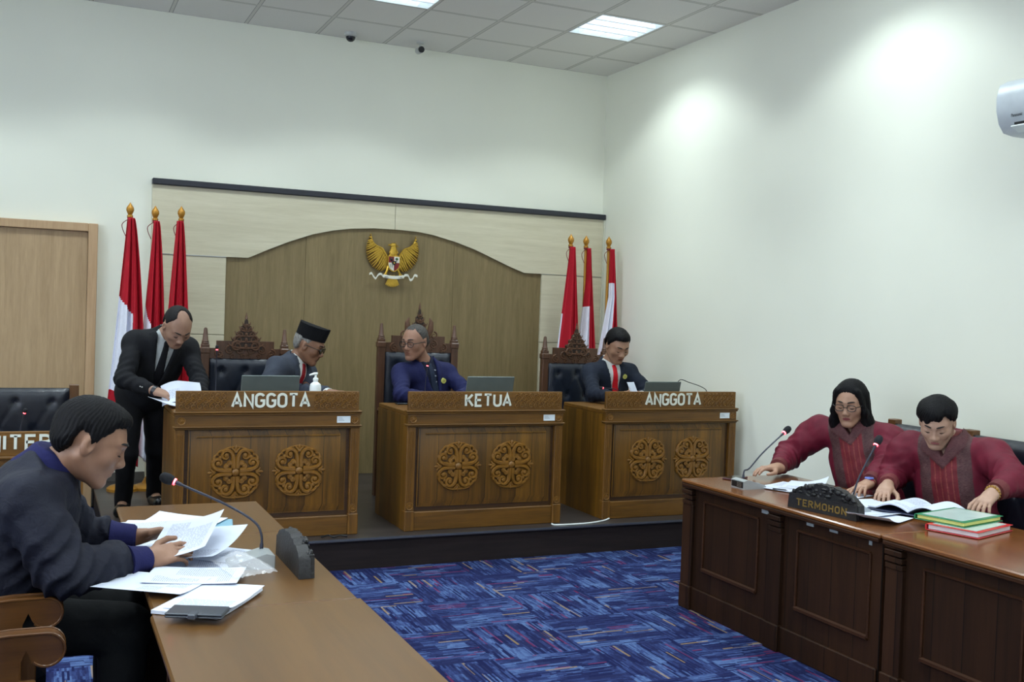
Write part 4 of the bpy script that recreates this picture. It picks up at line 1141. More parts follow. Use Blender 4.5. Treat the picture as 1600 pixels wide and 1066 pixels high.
def flame(mb, cx_, z0, h, w, y, r=.008):
    """carved crest: stacked pairs of curls narrowing to a finial"""
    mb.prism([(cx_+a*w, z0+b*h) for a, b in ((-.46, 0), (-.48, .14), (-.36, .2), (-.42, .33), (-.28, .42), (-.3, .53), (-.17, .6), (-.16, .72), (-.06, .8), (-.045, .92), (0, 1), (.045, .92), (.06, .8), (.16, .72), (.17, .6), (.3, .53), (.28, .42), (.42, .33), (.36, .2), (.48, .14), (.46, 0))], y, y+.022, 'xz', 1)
    for k, (zz, ww) in enumerate(((.1, .42), (.3, .36), (.48, .27), (.64, .17), (.78, .1))):
        for s in (-1, 1):
            scroll_mb(mb, spiral(cx_+s*ww*w*.62, z0+zz*h, ww*w*.36, ww*w*.08, PI/2, -s*1.5, 14), r*(1-.12*k), y-.002)
            scroll_mb(mb, [tuple(p) for p in bez((cx_, z0+(zz-.06)*h), (cx_+s*ww*w*.5, z0+(zz-.08)*h), (cx_+s*ww*w*1.25, z0+zz*h), (cx_+s*ww*w*1.2, z0+(zz+.1)*h), 8)], r*(.9-.1*k), y-.002)
        mb.ball((cx_, y-.004, z0+zz*h), r*(1.5-.15*k), 8, sc3=(1, .7, 1.3))
    mb.lathe([(.004, 0), (r*1.2, .01), (r*.9, .03), (.001, .06)], (cx_, y+.01, z0+h*.93), 8)
CREST_BACK = plain('crest_painted_shade', (44, 28, 18), .5)  # darker tone puts shade behind the carved curls into the colour
def throne(name, label, W, hp, hl, hs1, hpk, big=False):
    """judge's chair facing -y; W = distance between post axes, hp post-top, hl leather top, hs1 crest step, hpk peak"""
    t = thing(name, label, 'chair', local=True, group='carved judge chairs'); H = W/2
    for s in (-1, 1):
        m = MB(); zc = hp-.15
        m.box((s*H-.028, .22, 0), (s*H+.028, .275, zc-.03), 0, .004)
        m.box((s*H-.034, .214, zc-.04), (s*H+.034, .281, zc+.005), 0, .006); m.box((s*H-.028, .22, zc), (s*H+.028, .275, zc+.03), 0, .005)
        m.lathe([(.026, zc+.03), (.028, zc+.036), (.024, zc+.044), (.026, zc+.05), (.021, zc+.056), (.013, hp-.012), (.009, hp-.004), (.001, hp)], (s*H, .2475, 0), 10); m.build('post', CHAIRW, t)
        m = MB(); m.box((s*H-.025, -.22, 0), (s*H+.025, -.17, .62), 0, .004); m.build('leg', CHAIRW, t)
        m = MB(); m.tube(smooth_path([(s*H, .22, .68), (s*H, .05, .67), (s*H, -.12, .65), (s*H, -.24, .645), (s*H, -.27, .62)], 4), .026, 8, flat=.7); m.build('armrest', CHAIRW, t)
    m = MB(); m.box((-H+.02, -.24, .33), (H-.02, .24, .38), 0, .005); m.build('seat_frame', CHAIRW, t)
    m = MB(); m.box((-H+.025, -.25, .38), (H-.025, .22, .47), 0, .03); m.build('seat', LEATHER, t)
    m = MB(); m.box((-H+.02, .235, .36), (H-.02, .262, hl+.03)); m.build('back_frame', CHAIRW, t)
    mm, bt = tufted(W-.06, hl-.5, .235, 3, 3); mm.v = [(a, b, c+.5) for a, b, c in mm.v]; bk = mm.build('backrest', LEATHER, t, angle=60)
    for bx, bz in bt:
        m = MB(); m.ball((bx, .218, bz+.5), .007, 6, sc3=(1, .5, 1)); m.build('button', LEATHER, bk)
    m = MB(); st = H*.62
    m.prism([(-H+.02, hl), (H-.02, hl), (H-.02, hs1-.055), (st+.03, hs1-.055), (st+.03, hs1), (-st-.03, hs1), (-st-.03, hs1-.055), (-H+.02, hs1-.055)], .232, .262)
    cr = m.build('crest_rail', CHAIRW, t)
    m = MB(); n = 6
    for i in range(n):
        cx_ = -H+.06+(2*H-.12)*(i+.5)/n; top = hs1-.012 if abs(cx_) < st-.02 else hs1-.065
        scroll_mb(m, spiral(cx_, (hl+top)/2+.004, .034, .006, PI/2, 1.6*(1 if cx_ < 0 else -1), 14), .007, .23)
        scroll_mb(m, spiral(cx_+.02*(1 if cx_ < 0 else -1), hl+.02, .018, .004, -PI/2, 1.3*(-1 if cx_ < 0 else 1), 10), .0055, .23)
        m.ball((cx_, .228, (hl+top)/2), .007, 6)
    m.build('crest_carving', CHAIRC, cr)
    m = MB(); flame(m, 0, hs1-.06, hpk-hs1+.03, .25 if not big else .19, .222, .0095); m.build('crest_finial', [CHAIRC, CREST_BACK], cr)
    if big:
        for s in (-1, 1):
            m = MB(); m.tube([(s*.06, .235, hs1-.02), (s*.095, .232, hs1+.05), (s*.1, .232, hs1+.11), (s*.085, .234, hs1+.145)], [.022, .026, .02, .004], 8, flat=.5, up=(0, 1, 0)); m.build('crest_wing', CHAIRC, cr)
            m = MB(); scroll_mb(m, spiral(s*.125, hs1+.008, .03, .006, PI/2, -s*1.2, 12), .008, .23); m.build('crest_scroll', CHAIRC, cr)
    return t
c = throne('judge_chair', 'carved throne chair with tufted leather back behind the left ANGGOTA desk', .575, 1.285, 1.06, 1.19, 1.39); c.location = (1.36, 7.55, SZ)
c2 = copy_tree(c); c2.location = (4.13, 7.58, SZ); c2['label'] = 'carved throne chair behind the right ANGGOTA desk, flags rising beside it'
c3 = throne('judge_chair', 'tallest carved throne chair with winged crest, behind the KETUA desk', .61, 1.355, 1.13, 1.26, 1.515, True); c3.location = (2.71, 7.56, SZ)
def leather_chair(name, label, W, h, post=True, rows=3, cols=3):
    t = thing(name, label, 'chair', local=True); H = W/2
    for s in (-1, 1):
        m = MB(); m.box((s*H-.03, .22, 0), (s*H+.03, .28, h+.024), 0, .004); m.build('post', CHAIRO, t)
        m = MB(); m.box((s*(H-.01)-.025, -.24, 0), (s*(H-.01)+.025, -.19, .6), 0, .004); m.build('leg', CHAIRO, t)
    m = MB(); m.box((-H+.02, -.25, .34), (H-.02, .24, .39), 0, .005); m.build('seat_frame', CHAIRO, t)
    m = MB(); m.box((-H+.03, -.27, .39), (H-.03, .23, .48), 0, .03); m.build('seat', LEATHB, t)
    mm, bt = tufted(W-.05, h-.5, .225, rows, cols, .05); mm.v = [(a, b, c+.5) for a, b, c in mm.v]
    mm.box((-H+.028, .20, .46), (H-.028, .275, h), 0, .03); bk = mm.build('backrest', LEATHB, t, angle=60)
    for bx, bz in bt:
        m = MB(); m.ball((bx, .2, bz+.5), .0075, 6, sc3=(1, .5, 1)); m.build('button', plain('button_grey', (120, 120, 124), .4, .4), bk)
    return t
CHAIRO = wood('chair_oak', (76, 48, 22), (112, 74, 36), .4, 'z', 1.2)
def arm_scroll(t, s, H):
    """solid wooden arm: top sweeps forward into a rolled scroll, leg rises under it. chair faces -y"""
    # in the local frame forward is -y; profile drawn with f = forward, z
    DZA = .05
    cc = (.266, .632); R = .046
    circ = [(cc[0]+R*math.cos(g), cc[1]+R*math.sin(g)) for g in np.linspace(PI*.5, -PI*.92, 18)]
    prof = [(-.26, .64), (-.1, .655), (.06, .668), (.17, .678)]+circ+[(.215, .634), (.2, .60), (.196, .54), (.198, .45), (.205, .3), (.2, 0), (.14, 0), (.142, .3), (.14, .45), (.142, .56), (.12, .612), (.05, .625), (-.1, .612), (-.26, .595)]
    m = MB(); x0, x1 = s*H-.027, s*H+.027
    # fan-free fill: split in two convex-ish pieces via prism of the full outline (n-gon)
    prof = [(f, z+DZA if z > 0 else z) for f, z in prof]
    m.prism([(-f, z) for f, z in prof], x0, x1, 'yz')
    for xx in (x0-.001, x1+.001): m.tube([(xx, -f, z) for f, z in prof[1:20]], .004, 6)
    a = m.build('armrest', CHAIRA, t)
    m = MB(); m.box((s*H-.035, -.0, .715), (s*H+.035, .24, .755), 0, .014); m.build('arm_pad', LEATHB, a)
CHAIRA = wood('armrest_wood', (58, 32, 10), (104, 66, 28), .32, 'y', .8, coat=.3)
def arm_chair(label, loc, rz, grp='dark leather armchairs at the left table'):
    t = leather_chair('armchair', label, .54, 1.02)
    for s in (-1, 1): arm_scroll(t, s, .3)
    t.location = loc; t.rotation_euler.z = rz; t['group'] = grp; return t
pc = leather_chair('leather_chair', 'high black leather buttoned chair with wooden post behind the PANITERA desk', .70, 1.065, cols=3); pc.location = (-.16, 7.22, 0)
ac = arm_chair('wooden scroll armchair with black leather seat under the man in the jacket', (-.24, 3.80, 0), PI/2)
ac2 = copy_tree(ac); ac2.location = (-.24, 2.83, 0); ac2['label'] = 'empty wooden scroll armchair nearest the camera at the bottom left corner'
wc = leather_chair('leather_chair', 'black leather chair behind the woman with glasses', .56, 1.075); wc.location = (4.50, 4.51, 0); wc.rotation_euler.z = -PI/2; wc['group'] = 'black leather chairs along the right wall'
wc2 = copy_tree(wc); wc2.location = (4.50, 3.93, 0); wc2['label'] = 'black leather chair behind the woman with the bracelet'
# ------------------------------------------------------------------ tables
TZ = .74
def party_table(label, x0, x1, y0, y1, front, divs, pil=None, off=0.0, topm=None, group=None, z=TZ):
    """front: x of the panelled face, facing away from the seats"""
    t = thing('panelled_table', label, 'table', ((x0+x1)/2, (y0+y1)/2, 0), group=group)
    m = MB(); m.box((x0, y0, z-.022), (x1, y1, z), 0, .006); 
    m.build('table_top', topm or TOPW, t)
    sg = 1 if front > (x0+x1)/2 else -1      # direction the panelled face looks
    m = MB(); m.box(*[tuple(v) for v in (np.minimum((front-sg*.02, y0+.008, z-.042), (front-sg*.0, y0+.008, z-.022)), np.maximum((front, y1-.008, z-.022), (front-sg*.1, y1-.008, z-.022)))], 0, .004); m.build('top_moulding', MAHOGX, t)
    F = front-sg*.035      # panel face
    def bx(a, b, ya, yb, za, zb, bev=.003): 
        lo, hi = sorted((a, b)); return (lo, ya, za), (hi, yb, zb), 0, bev
    m = MB(); m.box(*bx(F, F-sg*.02, y0+.01, y1-.01, .0, z-.03)); m.build('front_board', MAHOG, t)
    m = MB(); m.box(*bx(F+sg*.012, F-sg*.01, y0+.015, y1-.015, .0, .13, .005)); m.build('plinth', MAHOG, t)
    for k, (ya, yb) in enumerate(zip(divs, divs[1:])):
        a, b = min(ya, yb)+.155, max(ya, yb)-.155; za, zb = .25, z-.105
        m = MB()
        for p, q in (((a, za), (b, za)), ((b, za), (b, zb)), ((b, zb), (a, zb)), ((a, zb), (a, za))): m.tube([(F+sg*.004, p[0], p[1]), (F+sg*.004, q[0], q[1])], .013 if p[1] == q[1] == za else .007, 6)
        m.build('panel_moulding', MAHOGX, t)
    for y in (pil or divs):
        m = MB(); ya, yb = y-.05, y+.05; ya = max(ya, y0+.004); yb = min(yb, y1-.004)
        m.box(*bx(F+sg*.022, F-sg*.01, ya, yb, .13, z-.14)); m.box(*bx(F+sg*.03, F-sg*.01, ya-.006 if ya > y0+.01 else ya, yb+.006 if yb < y1-.01 else yb, 0, .135, .005))
        for k in range(3): m.box(*bx(F+sg*(.022+.004*(k+1)), F-sg*.01, ya, yb, z-.14+.03*k, z-.116+.03*k, .003))
        m.box(*bx(F+sg*.03, F-sg*.01, ya, yb, z-.05, z-.03, .003)); m.build('pilaster', MAHOG, t)
    for ya in (y0+.012, y1-.032):
        m = MB(); m.box((min(x0, x1)+.05, ya, 0), (max(x0, x1)-.05, ya+.02, z-.022)); m.build('end_panel', MAHOG, t)
    return t
RXF = 3.385
t1 = party_table('dark panelled table with the TERMOHON nameplate in front of the two women', RXF, 4.15, 3.475, 5.04, RXF, (5.0, 4.205, 3.40), pil=(4.985, 4.205), group='dark panelled tables along the right side')
t2 = party_table('dark panelled table running out of the picture at the lower right', RXF+.004, 4.154, 1.9, 3.47, RXF+.004, (3.40, 2.60, 1.96), group='dark panelled tables along the right side')
STK = plain('grey_sticker', (150, 156, 156), .5)
for (y, zz, w_) in ((4.31, .685, .055), (3.965, .69, .05), (3.8, .692, .055), (3.56, .685, .018)):
    m = MB(); m.box((RXF+.031, y-w_/2, zz-.014), (RXF+.036, y+w_/2, zz+.014)); m.build('inventory_sticker', STK, t1)
m = MB(); m.box((RXF+.031, 2.70, .676), (RXF+.04, 2.74, .704)); m.build('inventory_sticker', STK, t2)
l1 = party_table('brown table under the piles of paper at the left', .31, .925, 3.16, 4.19, .925, (3.22, 4.13), topm=TOPL, group='brown tables along the left side')
l2 = party_table('bare far end table in front of the left ANGGOTA desk', .31, .925, 4.194, 4.88, .925, (4.25, 4.82), topm=TOPL, group='brown tables along the left side')
l3 = party_table('bare brown table filling the bottom foreground', .30, .935, 1.35, 3.156, .935, (1.41, 2.25, 3.1), topm=TOPL, group='brown tables along the left side')
# ------------------------------------------------------------------ flags
RED, WHT = cloth('flag_red', (172, 20, 38), .7, .08, 300), cloth('flag_white', (222, 224, 236), .7, .05, 300)
CORD = plain('red_cord', (110, 20, 26), .7)
def flag(label, x, y, H, rotz, width, boundary, bot=.30, grp='', seed=0, top=.12, phase=0.0, lean=0.0):
    t = thing('flag', label, 'flag', (x, y, SZ), local=True, group=grp); z1 = H-SZ
    m = MB(); m.lathe([(.12, 0), (.12, .02), (.10, .035), (.05, .05), (.03, .09), (.02, .1)], (0, 0, 0), 20); m.build('stand', GOLDM, t)
    m = MB(); m.tube([(0, 0, .04), (lean*.5, 0, z1*.55), (lean, 0, z1-.1)], .014, 10); m.build('pole', GOLDM, t)
    m = MB(); m.lathe([(.014, z1-.12), (.022, z1-.112), (.022, z1-.1), (.014, z1-.094), (.02, z1-.082), (.029, z1-.06), (.027, z1-.04), (.012, z1-.018), (.001, z1)], (lean, 0, 0), 14); m.build('finial', GOLDM, t)
    m = MB(); m.tube(smooth_path([(lean+.018, -.015, z1-.11), (lean-.05, -.03, z1-.16), (lean-.055, -.03, z1-.2), (lean-.03, -.03, z1-.26)], 5), .003, 5); m.lathe([(.019, 0), (.021, .01), (.019, .02)], (lean, 0, z1-.13), 10); m.build('cord', CORD, t)
    # cloth: closed pleated sheet hanging from the top of the pole
    rnd = random.Random(seed); n, k = 80, 130; z_t, z_b = z1-top, bot; P = []
    for j in range(k+1):
        v = j/k; z = z_t+(z_b-z_t)*v; row = []
        wd = width(v)
        for i in range(n+1):
            u = i/n                      # 0 front-left edge .. 1 right edge
            xx = wd[0]+(wd[1]-wd[0])*u
            am = .012+.034*min(1, v*1.4)
            fold = am*math.sin(u*PI*5.0+phase+.5*math.sin(v*3+seed))+am*.5*math.sin(u*PI*9.3+phase*2+v*2)
            row.append((xx+.25*fold*math.cos(u*9), -.03-.03*math.sin(PI*u)*(1+v)+fold, z+.018*math.sin(u*7+seed)*v+bottom_sag(u, v)))
        P.append(row)
    m = MB(); m.grid(P); f2 = []
    nf = len(m.f); mi = []
    for j in range(k):
        for i in range(n): mi.append(0 if boundary((i+.5)/n, (j+.5)/k) else 1)
    # grid() orders faces by rows of P
    m.m = mi
    o = m.build('cloth', [RED, WHT], t, angle=80)
    md = o.modifiers.new('thickness', 'SOLIDIFY'); md.thickness = .0025; md.offset = 0
    t.rotation_euler.z = rotz; return t
def bottom_sag(u, v): return -.14*v**3*(u*1.0)
# boundary(u, v) True where red
flag('leftmost Indonesian flag on a gold pole beside the door', .58, 8.45, 2.41, 0, lambda v: (-.02-.115*min(1, v*1.25)-.0*v, .03+.075*min(1, v*2.2)**.7), lambda u, v: v < .34+.10*u or u > .68+.05*math.sin(v*9) or v > .74, grp='flags left of the backdrop', seed=1)
flag('middle one of the three flags behind the standing man', .765, 8.47, 2.40, 0, lambda v: (-.015-.1*min(1, v*1.3), .025+.06*min(1, v*2)**.7), lambda u, v: v < .36+.3*u or u > .93, grp='flags left of the backdrop', seed=2, phase=1.0)
flag('flag nearest the backdrop panel, just right of the standing man', .955, 8.45, 2.41, 0, lambda v: (-.035-.1*min(1, v*1.3), .012+.055*min(1, v*2)**.7), lambda u, v: True if v < .78 else u > .3, grp='flags left of the backdrop', seed=3, phase=2.2)
flag('Indonesian flag left of the three at the right corner, mostly red', 4.39, 8.48, 2.415, 0, lambda v: (-.02-.12*min(1, v*1.5), .03+.1*min(1, v*1.4)), lambda u, v: (u > (.06 if v > .34 else -.1)) and not (u > .76 and v > .44), grp='flags in the right corner', seed=4, phase=.4)
flag('middle flag of the right corner, white with a red right edge', 4.57, 8.52, 2.415, 0, lambda v: (-.0-.12*max(0, min(1, v*1.5-.25)), .03+.09*min(1, v*1.7)), lambda u, v: (u > .5 and v < .55+.28*u) or v < .3 or (u > .88 and v < .8), grp='flags in the right corner', seed=5, phase=1.4)
flag('rightmost flag in the corner with a bare gold pole top', 4.80, 8.50, 2.42, 0, lambda v: (.0-.2*max(0, min(1, (v-.25)*1.6)), .04+.08*min(1, v*1.7)), lambda u, v: u > .52-.1*v+.0 and v < .98 or v < .18, grp='flags in the right corner', seed=6, phase=2.4)
# ------------------------------------------------------------------ microphones
LEDR = glow('lit_red_ring', 6.0, (255, 30, 50)); FOAM = plain('black_foam', (22, 23, 28), .95, bump=.4, bscale=400); GNECK = plain('gooseneck', (52, 54, 66), .35, .4)
def gooseneck(t, path, r=.0045, head=.019, hl=.052, n=7, led=True):
    P = smooth_path(path, 6); m = MB(); m.tube(P, [r*1.5]*3+[r]*(len(P)-3), 8); g = m.build('gooseneck', GNECK, t)
    d = nrm(np.array(P[-1])-np.array(P[-3])); e = np.array(P[-1], float)
    m = MB(); m.tube([e-d*.012, e+d*.02], [r*1.3, r*1.9], 8); m.build('capsule', GNECK, t)
    m = MB(); m.tube([e+d*.012, e+d*.02], [head*.66, head*.66], 12); m.build('light_ring', LEDR, t)
    m = MB(); k = 8; m.tube([e+d*(.018+hl*i/k) for i in range(k+1)], [head*(.7+.35*math.sin(PI*min(1, i/k*1.05))**.8) if i < k else head*.35 for i in range(k+1)], 14); m.build('windscreen', FOAM, t)
SILV = plain('silver_plastic', (168, 174, 176), .3, .35)
def mic_base(t, x, y, z, rz, L=.15, W=.115):
    M = Matrix.Translation((x, y, z)) @ Matrix.Rotation(rz, 4, 'Z')
    # local: front (-y) low, rear (+y) high
    m = MB(); m.prism([(-L/2, .0), (L/2, .0), (L/2, .045), (L/2-.03, .052), (-L/2+.01, .022), (-L/2, .016)], -W/2, W/2, 'yz'); m.xf(M); b = m.build('base', SILV, t)
    m = MB(); m.prism([(L/2+.001, .008), (L/2+.003, .008), (L/2+.003, .04), (L/2+.001, .04)], -W/2+.008, W/2-.008, 'yz'); m.xf(M); m.build('front_face', DARK, b)
    for i in (-1, 1):
        m = MB(); m.box((i*.028-.014, -L/2+.035, .03), (i*.028+.014, -L/2+.055, .038), 0, .003); m.xf(M @ Matrix.Rotation(math.radians(11), 4, 'X')); m.build('button', plain('pale_button', (190, 196, 198), .4), b)
    m = MB(); 
    for k in range(6): m.box((-.04, L/2+.003, .012+.0045*k), (.0, L/2+.0045, .014+.0045*k))
    m.xf(M); m.build('speaker_slots', STEEL, b); return b
mA = thing('microphone', 'black gooseneck microphone on the paper covered left table', 'microphone', (.715, 3.66, TZ), group='gooseneck conference microphones')
mic_base(mA, .675, 3.655, TZ, -PI*.5)
gooseneck(mA, [(.72, 3.69, TZ+.045), (.72, 3.70, TZ+.10), (.695, 3.715, .885), (.60, 3.74, .945), (.445, 3.80, 1.015)])
mB = thing('microphone', 'gooseneck microphone at the far end of the right table by the phone', 'microphone', (3.56, 4.65, TZ), group='gooseneck conference microphones')
mic_base(mB, 3.58, 4.67, TZ, PI*.5)
gooseneck(mB, [(3.565, 4.70, TZ+.05), (3.575, 4.705, TZ+.09), (3.62, 4.72, .84), (3.74, 4.76, .92), (3.885, 4.775, 1.02)])
mC = thing('microphone', 'gooseneck microphone rising behind the TERMOHON nameplate', 'microphone', (3.67, 3.93, TZ), group='gooseneck conference microphones')
mic_base(mC, 3.66, 3.93, TZ, PI*.5, L=.12, W=.1)
gooseneck(mC, [(3.655, 3.94, TZ+.05), (3.66, 3.94, .83), (3.685, 3.94, .90), (3.74, 3.945, .985), (3.79, 3.95, 1.055)])
DZ = SZ+DH+.001
for lab, bx_, by_, path in (
    ('slim microphone standing beside the laptop on the left ANGGOTA desk', 1.03, 6.95, [(1.03, 6.95, DZ+.03), (1.03, 6.95, 1.2), (1.028, 6.93, 1.345)]),
    ('slim microphone in front of the judge at the KETUA desk', 2.44, 6.85, [(2.44, 6.85, DZ+.03), (2.442, 6.85, 1.16), (2.448, 6.84, 1.262)]),
    ('slim microphone bent sideways on the right ANGGOTA desk', 4.07, 6.95, [(4.07, 6.95, DZ+.03), (4.065, 6.95, 1.08), (4.02, 6.95, 1.11), (3.92, 6.93, 1.118)]),
    ('slim microphone on the PANITERA desk', -.11, 6.6, [(-.11, 6.6, .81), (-.11, 6.6, .9), (-.095, 6.58, .975)])):
    t = thing('microphone', lab, 'microphone', (bx_, by_, path[0][2]-.03), group='slim microphones on the teak desks')
    m = MB(); z_ = path[0][2]-.03; m.lathe([(.05, 0), (.05, .012), (.03, .03), (.008, .035)], (bx_, by_, z_), 14); m.build('base', DARK, t)
    gooseneck(t, path, .003, .011, .026)
# ------------------------------------------------------------------ laptops and small things on the desks
LAPG = plain('laptop_grey', (98, 108, 106), .4, .3)
def laptop(label, x0, x1, y, ztop, tilt=14):
    t = thing('laptop', label, 'laptop', ((x0+x1)/2, y, DZ), local=True, group='open laptops seen from behind'); W = x1-x0; h = ztop-DZ
    m = MB(); m.box((-W/2, -.0, 0), (W/2, .23, .014), 0, .005); b = m.build('base', LAPG, t)
    m = MB(); m.box((-W/2+.02, .04, .0145), (W/2-.02, .13, .0165)); m.build('keyboard', DARK, b)
    L = h/math.cos(math.radians(tilt)); M = Matrix.Translation((0, 0, .008)) @ Matrix.Rotation(math.radians(tilt), 4, 'X')
    m = MB(); m.box((-W/2, -.008, 0), (W/2, 0, L), 0, .004); m.xf(M); l = m.build('lid', LAPG, t)
    m = MB(); m.box((-W/2+.01, .0, .012), (W/2-.01, .002, L-.01)); m.xf(M); m.build('screen', DARK, l)
    m = MB(); m.tube([(-W/2+.05, 0, .009), (W/2-.05, 0, .009)], .008, 8); m.build('hinge', DARK, t)
laptop('open grey laptop on the left ANGGOTA desk', 1.145, 1.515, 6.72, 1.205)
laptop('open grey laptop on the KETUA desk', 2.69, 3.05, 6.74, 1.208)
laptop('open grey laptop on the right ANGGOTA desk', 4.15, 4.47, 6.76, 1.178)
t = thing('sanitizer_bottle', 'white pump bottle on the left ANGGOTA desk', 'bottle', (1.632, 6.72, DZ))
m = MB(); m.lathe([(.036, 0), (.038, .005), (.038, .145), (.034, .162), (.02, .174), (.015, .178), (.015, .188)], (1.632, 6.72, DZ), 18); m.build('bottle_body', WHITEP, t)
m = MB(); m.lathe([(.018, .186), (.018, .2), (.009, .206), (.007, .226)], (1.632, 6.72, DZ), 12); m.tube([(1.642, 6.72, DZ+.231), (1.62, 6.715, DZ+.231), (1.588, 6.71, DZ+.222)], [.009, .008, .005], 8); m.build('pump', WHITEP, t)
t = thing('phone', 'dark phone lying at the left edge of the KETUA desk', 'phone', (2.34, 7.02, DZ)); m = MB(); m.box((2.28, 6.97, DZ), (2.40, 7.03, DZ+.012), 0, .005); m.build('phone_body', DARK, t)
m = MB(); m.box((2.285, 6.974, DZ+.0121), (2.395, 7.026, DZ+.0128)); m.build('screen', plain('phone_glass', (40, 46, 52), .1), t)
t = thing('computer_mouse', 'dark mouse at the left edge of the right ANGGOTA desk', 'computer mouse', (3.90, 6.8, DZ)); m = MB(); m.ball((3.90, 6.79, DZ+.006), .04, 16, sc3=(1.2, .8, .5)); m.v = [(a, b, max(c, DZ)) for a, b, c in m.v]; m.build('mouse_body', plain('mouse_grey', (52, 58, 70), .3), t)
m = MB(); m.tube([(3.935, 6.79, DZ+.02), (3.94, 6.79, DZ+.026)], .004, 6); m.build('wheel', DARK, t)
o = MB(); o.tube(smooth_path([(4.46, 6.77, DZ+.15), (4.52, 6.8, 1.195), (4.6, 6.8, 1.175), (4.72, 6.8, 1.14), (4.76, 6.78, 1.10), (4.77, 6.8, DZ+.004)], 6), .003, 6); o = o.build('power_cord', DARK); tag(o, 'thin black cord arching from the laptop on the right ANGGOTA desk', 'cord')
o = MB(); o.tube(smooth_path([(3.24, 6.40, SZ+.012), (3.27, 6.385, SZ+.006), (3.4, 6.375, SZ+.006), (3.55, 6.39, SZ+.006), (3.68, 6.44, SZ+.006), (3.74, 6.47, SZ+.012)], 6), .0055, 8); o = o.build('white_cable', WHITEP); tag(o, 'short white cable lying on the stage edge between two desks', 'cable')
o = MB(); o.tube(smooth_path([(1.62, 6.40, SZ+.01), (1.67, 6.415, SZ+.016), (1.7, 6.395, SZ+.006), (1.74, 6.41, SZ+.012), (1.79, 6.40, SZ+.006)], 5), .006, 6); o = o.build('black_cable', DARK); tag(o, 'loose black cable end at the foot of the left ANGGOTA desk', 'cable')
# ------------------------------------------------------------------ nameplates
STONE = plain('carved_black_wood', (24, 22, 23), .5, vary=.25, scale=60, bump=.6, bscale=90)
def nameplate(label, p0, p1, text, yaw_face, h=.085, hc=.15, thick=.05):
    """block between p0 and p1 (2D), lettered face looks to the given side"""
    p0, p1 = V(*p0), V(*p1); L = np.linalg.norm(p1-p0); a = (p1-p0)/L; c = (p0+p1)/2
    t = thing('nameplate', label, 'nameplate', (c[0], c[1], TZ+.001), local=True); t.rotation_euler.z = math.atan2(a[1], a[0])
    rnd = random.Random(3); m = MB()
    n = 26; top = []
    for i in range(n+1):
        u = i/n; s = math.sin(PI*u)**.6 if 0 < u < 1 else 0
        top.append((-L/2+L*u, h*.75+(hc-h*.75)*s*.85+rnd.uniform(-.006, .006)))
    base = [(-L/2-.006, 0), (L/2+.006, 0)]
    m.prism(base+[(x, z) for x, z in reversed(top)], .0, thick, 'xz')
    m.prism([(-L/2-.004, 0), (L/2+.004, 0), (L/2-.004, h*.86), (-L/2+.004, h*.86)], -.014, .002, 'xz')
    for k in range(90):     # rough carved foliage over the crest
        u = rnd.uniform(.02, .98); s = math.sin(PI*u)**.6; zt = h*.75+(hc-h*.75)*s*.85; z = rnd.uniform(h*.8, zt)
        m.ball((-L/2+L*u, rnd.uniform(-.006, .012), z), rnd.uniform(.006, .013), 6, sc3=(rnd.uniform(.7, 1.6), .8, rnd.uniform(.6, 1.2)))
    m.build('block', STONE, t, angle=50)
    if text:
        l = lettering(text, L*.74, h*.42, -.0165, -.0135, w=.17, gap=.3, serif=.12, cz=h*.2); l.build('lettering', plain('gilt', (134, 108, 50), .5, .3), t, smooth=False)
    return t
nameplate('carved dark nameplate lettered TERMOHON on the right table', (3.43, 4.135), (3.50, 3.735), 'TERMOHON', -1, thick=.045)
nameplate('carved dark nameplate seen from behind on the left table', (.835, 3.43), (.835, 3.80), '', 1, h=.09, hc=.13, thick=.04)
# ------------------------------------------------------------------ ceiling cameras, air conditioner
t = thing('dome_camera', 'small dome camera on the ceiling near the back wall', 'security camera', (2.33, 8.72, CEIL)); m = MB(); m.lathe([(.055, 0), (.055, -.025), (.045, -.035)], (2.33, 8.72, CEIL), 18); m.build('mount', plain('camera_white', (190, 192, 188), .4), t)
m = MB(); m.ball((2.33, 8.72, CEIL-.035), .042, 14); m.build('dome', plain('dome_black', (22, 24, 28), .12), t)
t = thing('bullet_camera', 'small bullet camera hanging under the ceiling near the back wall', 'security camera', (2.95, 8.70, CEIL)); m = MB(); m.lathe([(.035, 0), (.035, -.012), (.012, -.018), (.012, -.05)], (2.95, 8.70, CEIL), 14); m.tube([(2.955, 8.76, CEIL-.06), (2.94, 8.64, CEIL-.075)], .03, 14); m.build('housing', plain('camera_white', (190, 192, 188), .4), t)
m = MB(); m.tube([(2.94, 8.642, CEIL-.075), (2.939, 8.63, CEIL-.0765)], .027, 14); m.build('lens', DARK, t)
t = thing('air_conditioner', 'white split air conditioner high on the right wall', 'air conditioner', (4.84, 3.65, 2.74))
ACW = plain('ac_white', (206, 214, 218), .4)
prof = [(4.945, 3.03), (4.80, 3.03), (4.745, 3.0), (4.725, 2.93), (4.728, 2.86), (4.75, 2.79), (4.79, 2.745), (4.86, 2.735), (4.945, 2.735)]
m = MB(); m.prism(prof, 3.15, 4.13, 'xz'); 
# prism with plane xz extrudes along y
m.build('body', ACW, t, angle=50)
m = MB(); m.box((4.752, 3.2, 2.775), (4.775, 4.03, 2.788)); m.build('air_slot', DARK, t)
m = MB(); m.prism([(4.738, 2.764), (4.80, 2.738), (4.803, 2.744), (4.742, 2.77)], 3.2, 4.04, 'xz'); m.build('louvre', plain('ac_flap', (222, 232, 232), .3), t)
font_mesh('Panasonic', .026, Matrix(((0, 0, -1, 4.7315), (-1, 0, 0, 4.0), (0, 1, 0, 2.822), (0, 0, 0, 1))), plain('logo_grey', (60, 64, 66), .5), 'logo', t, width=.07)
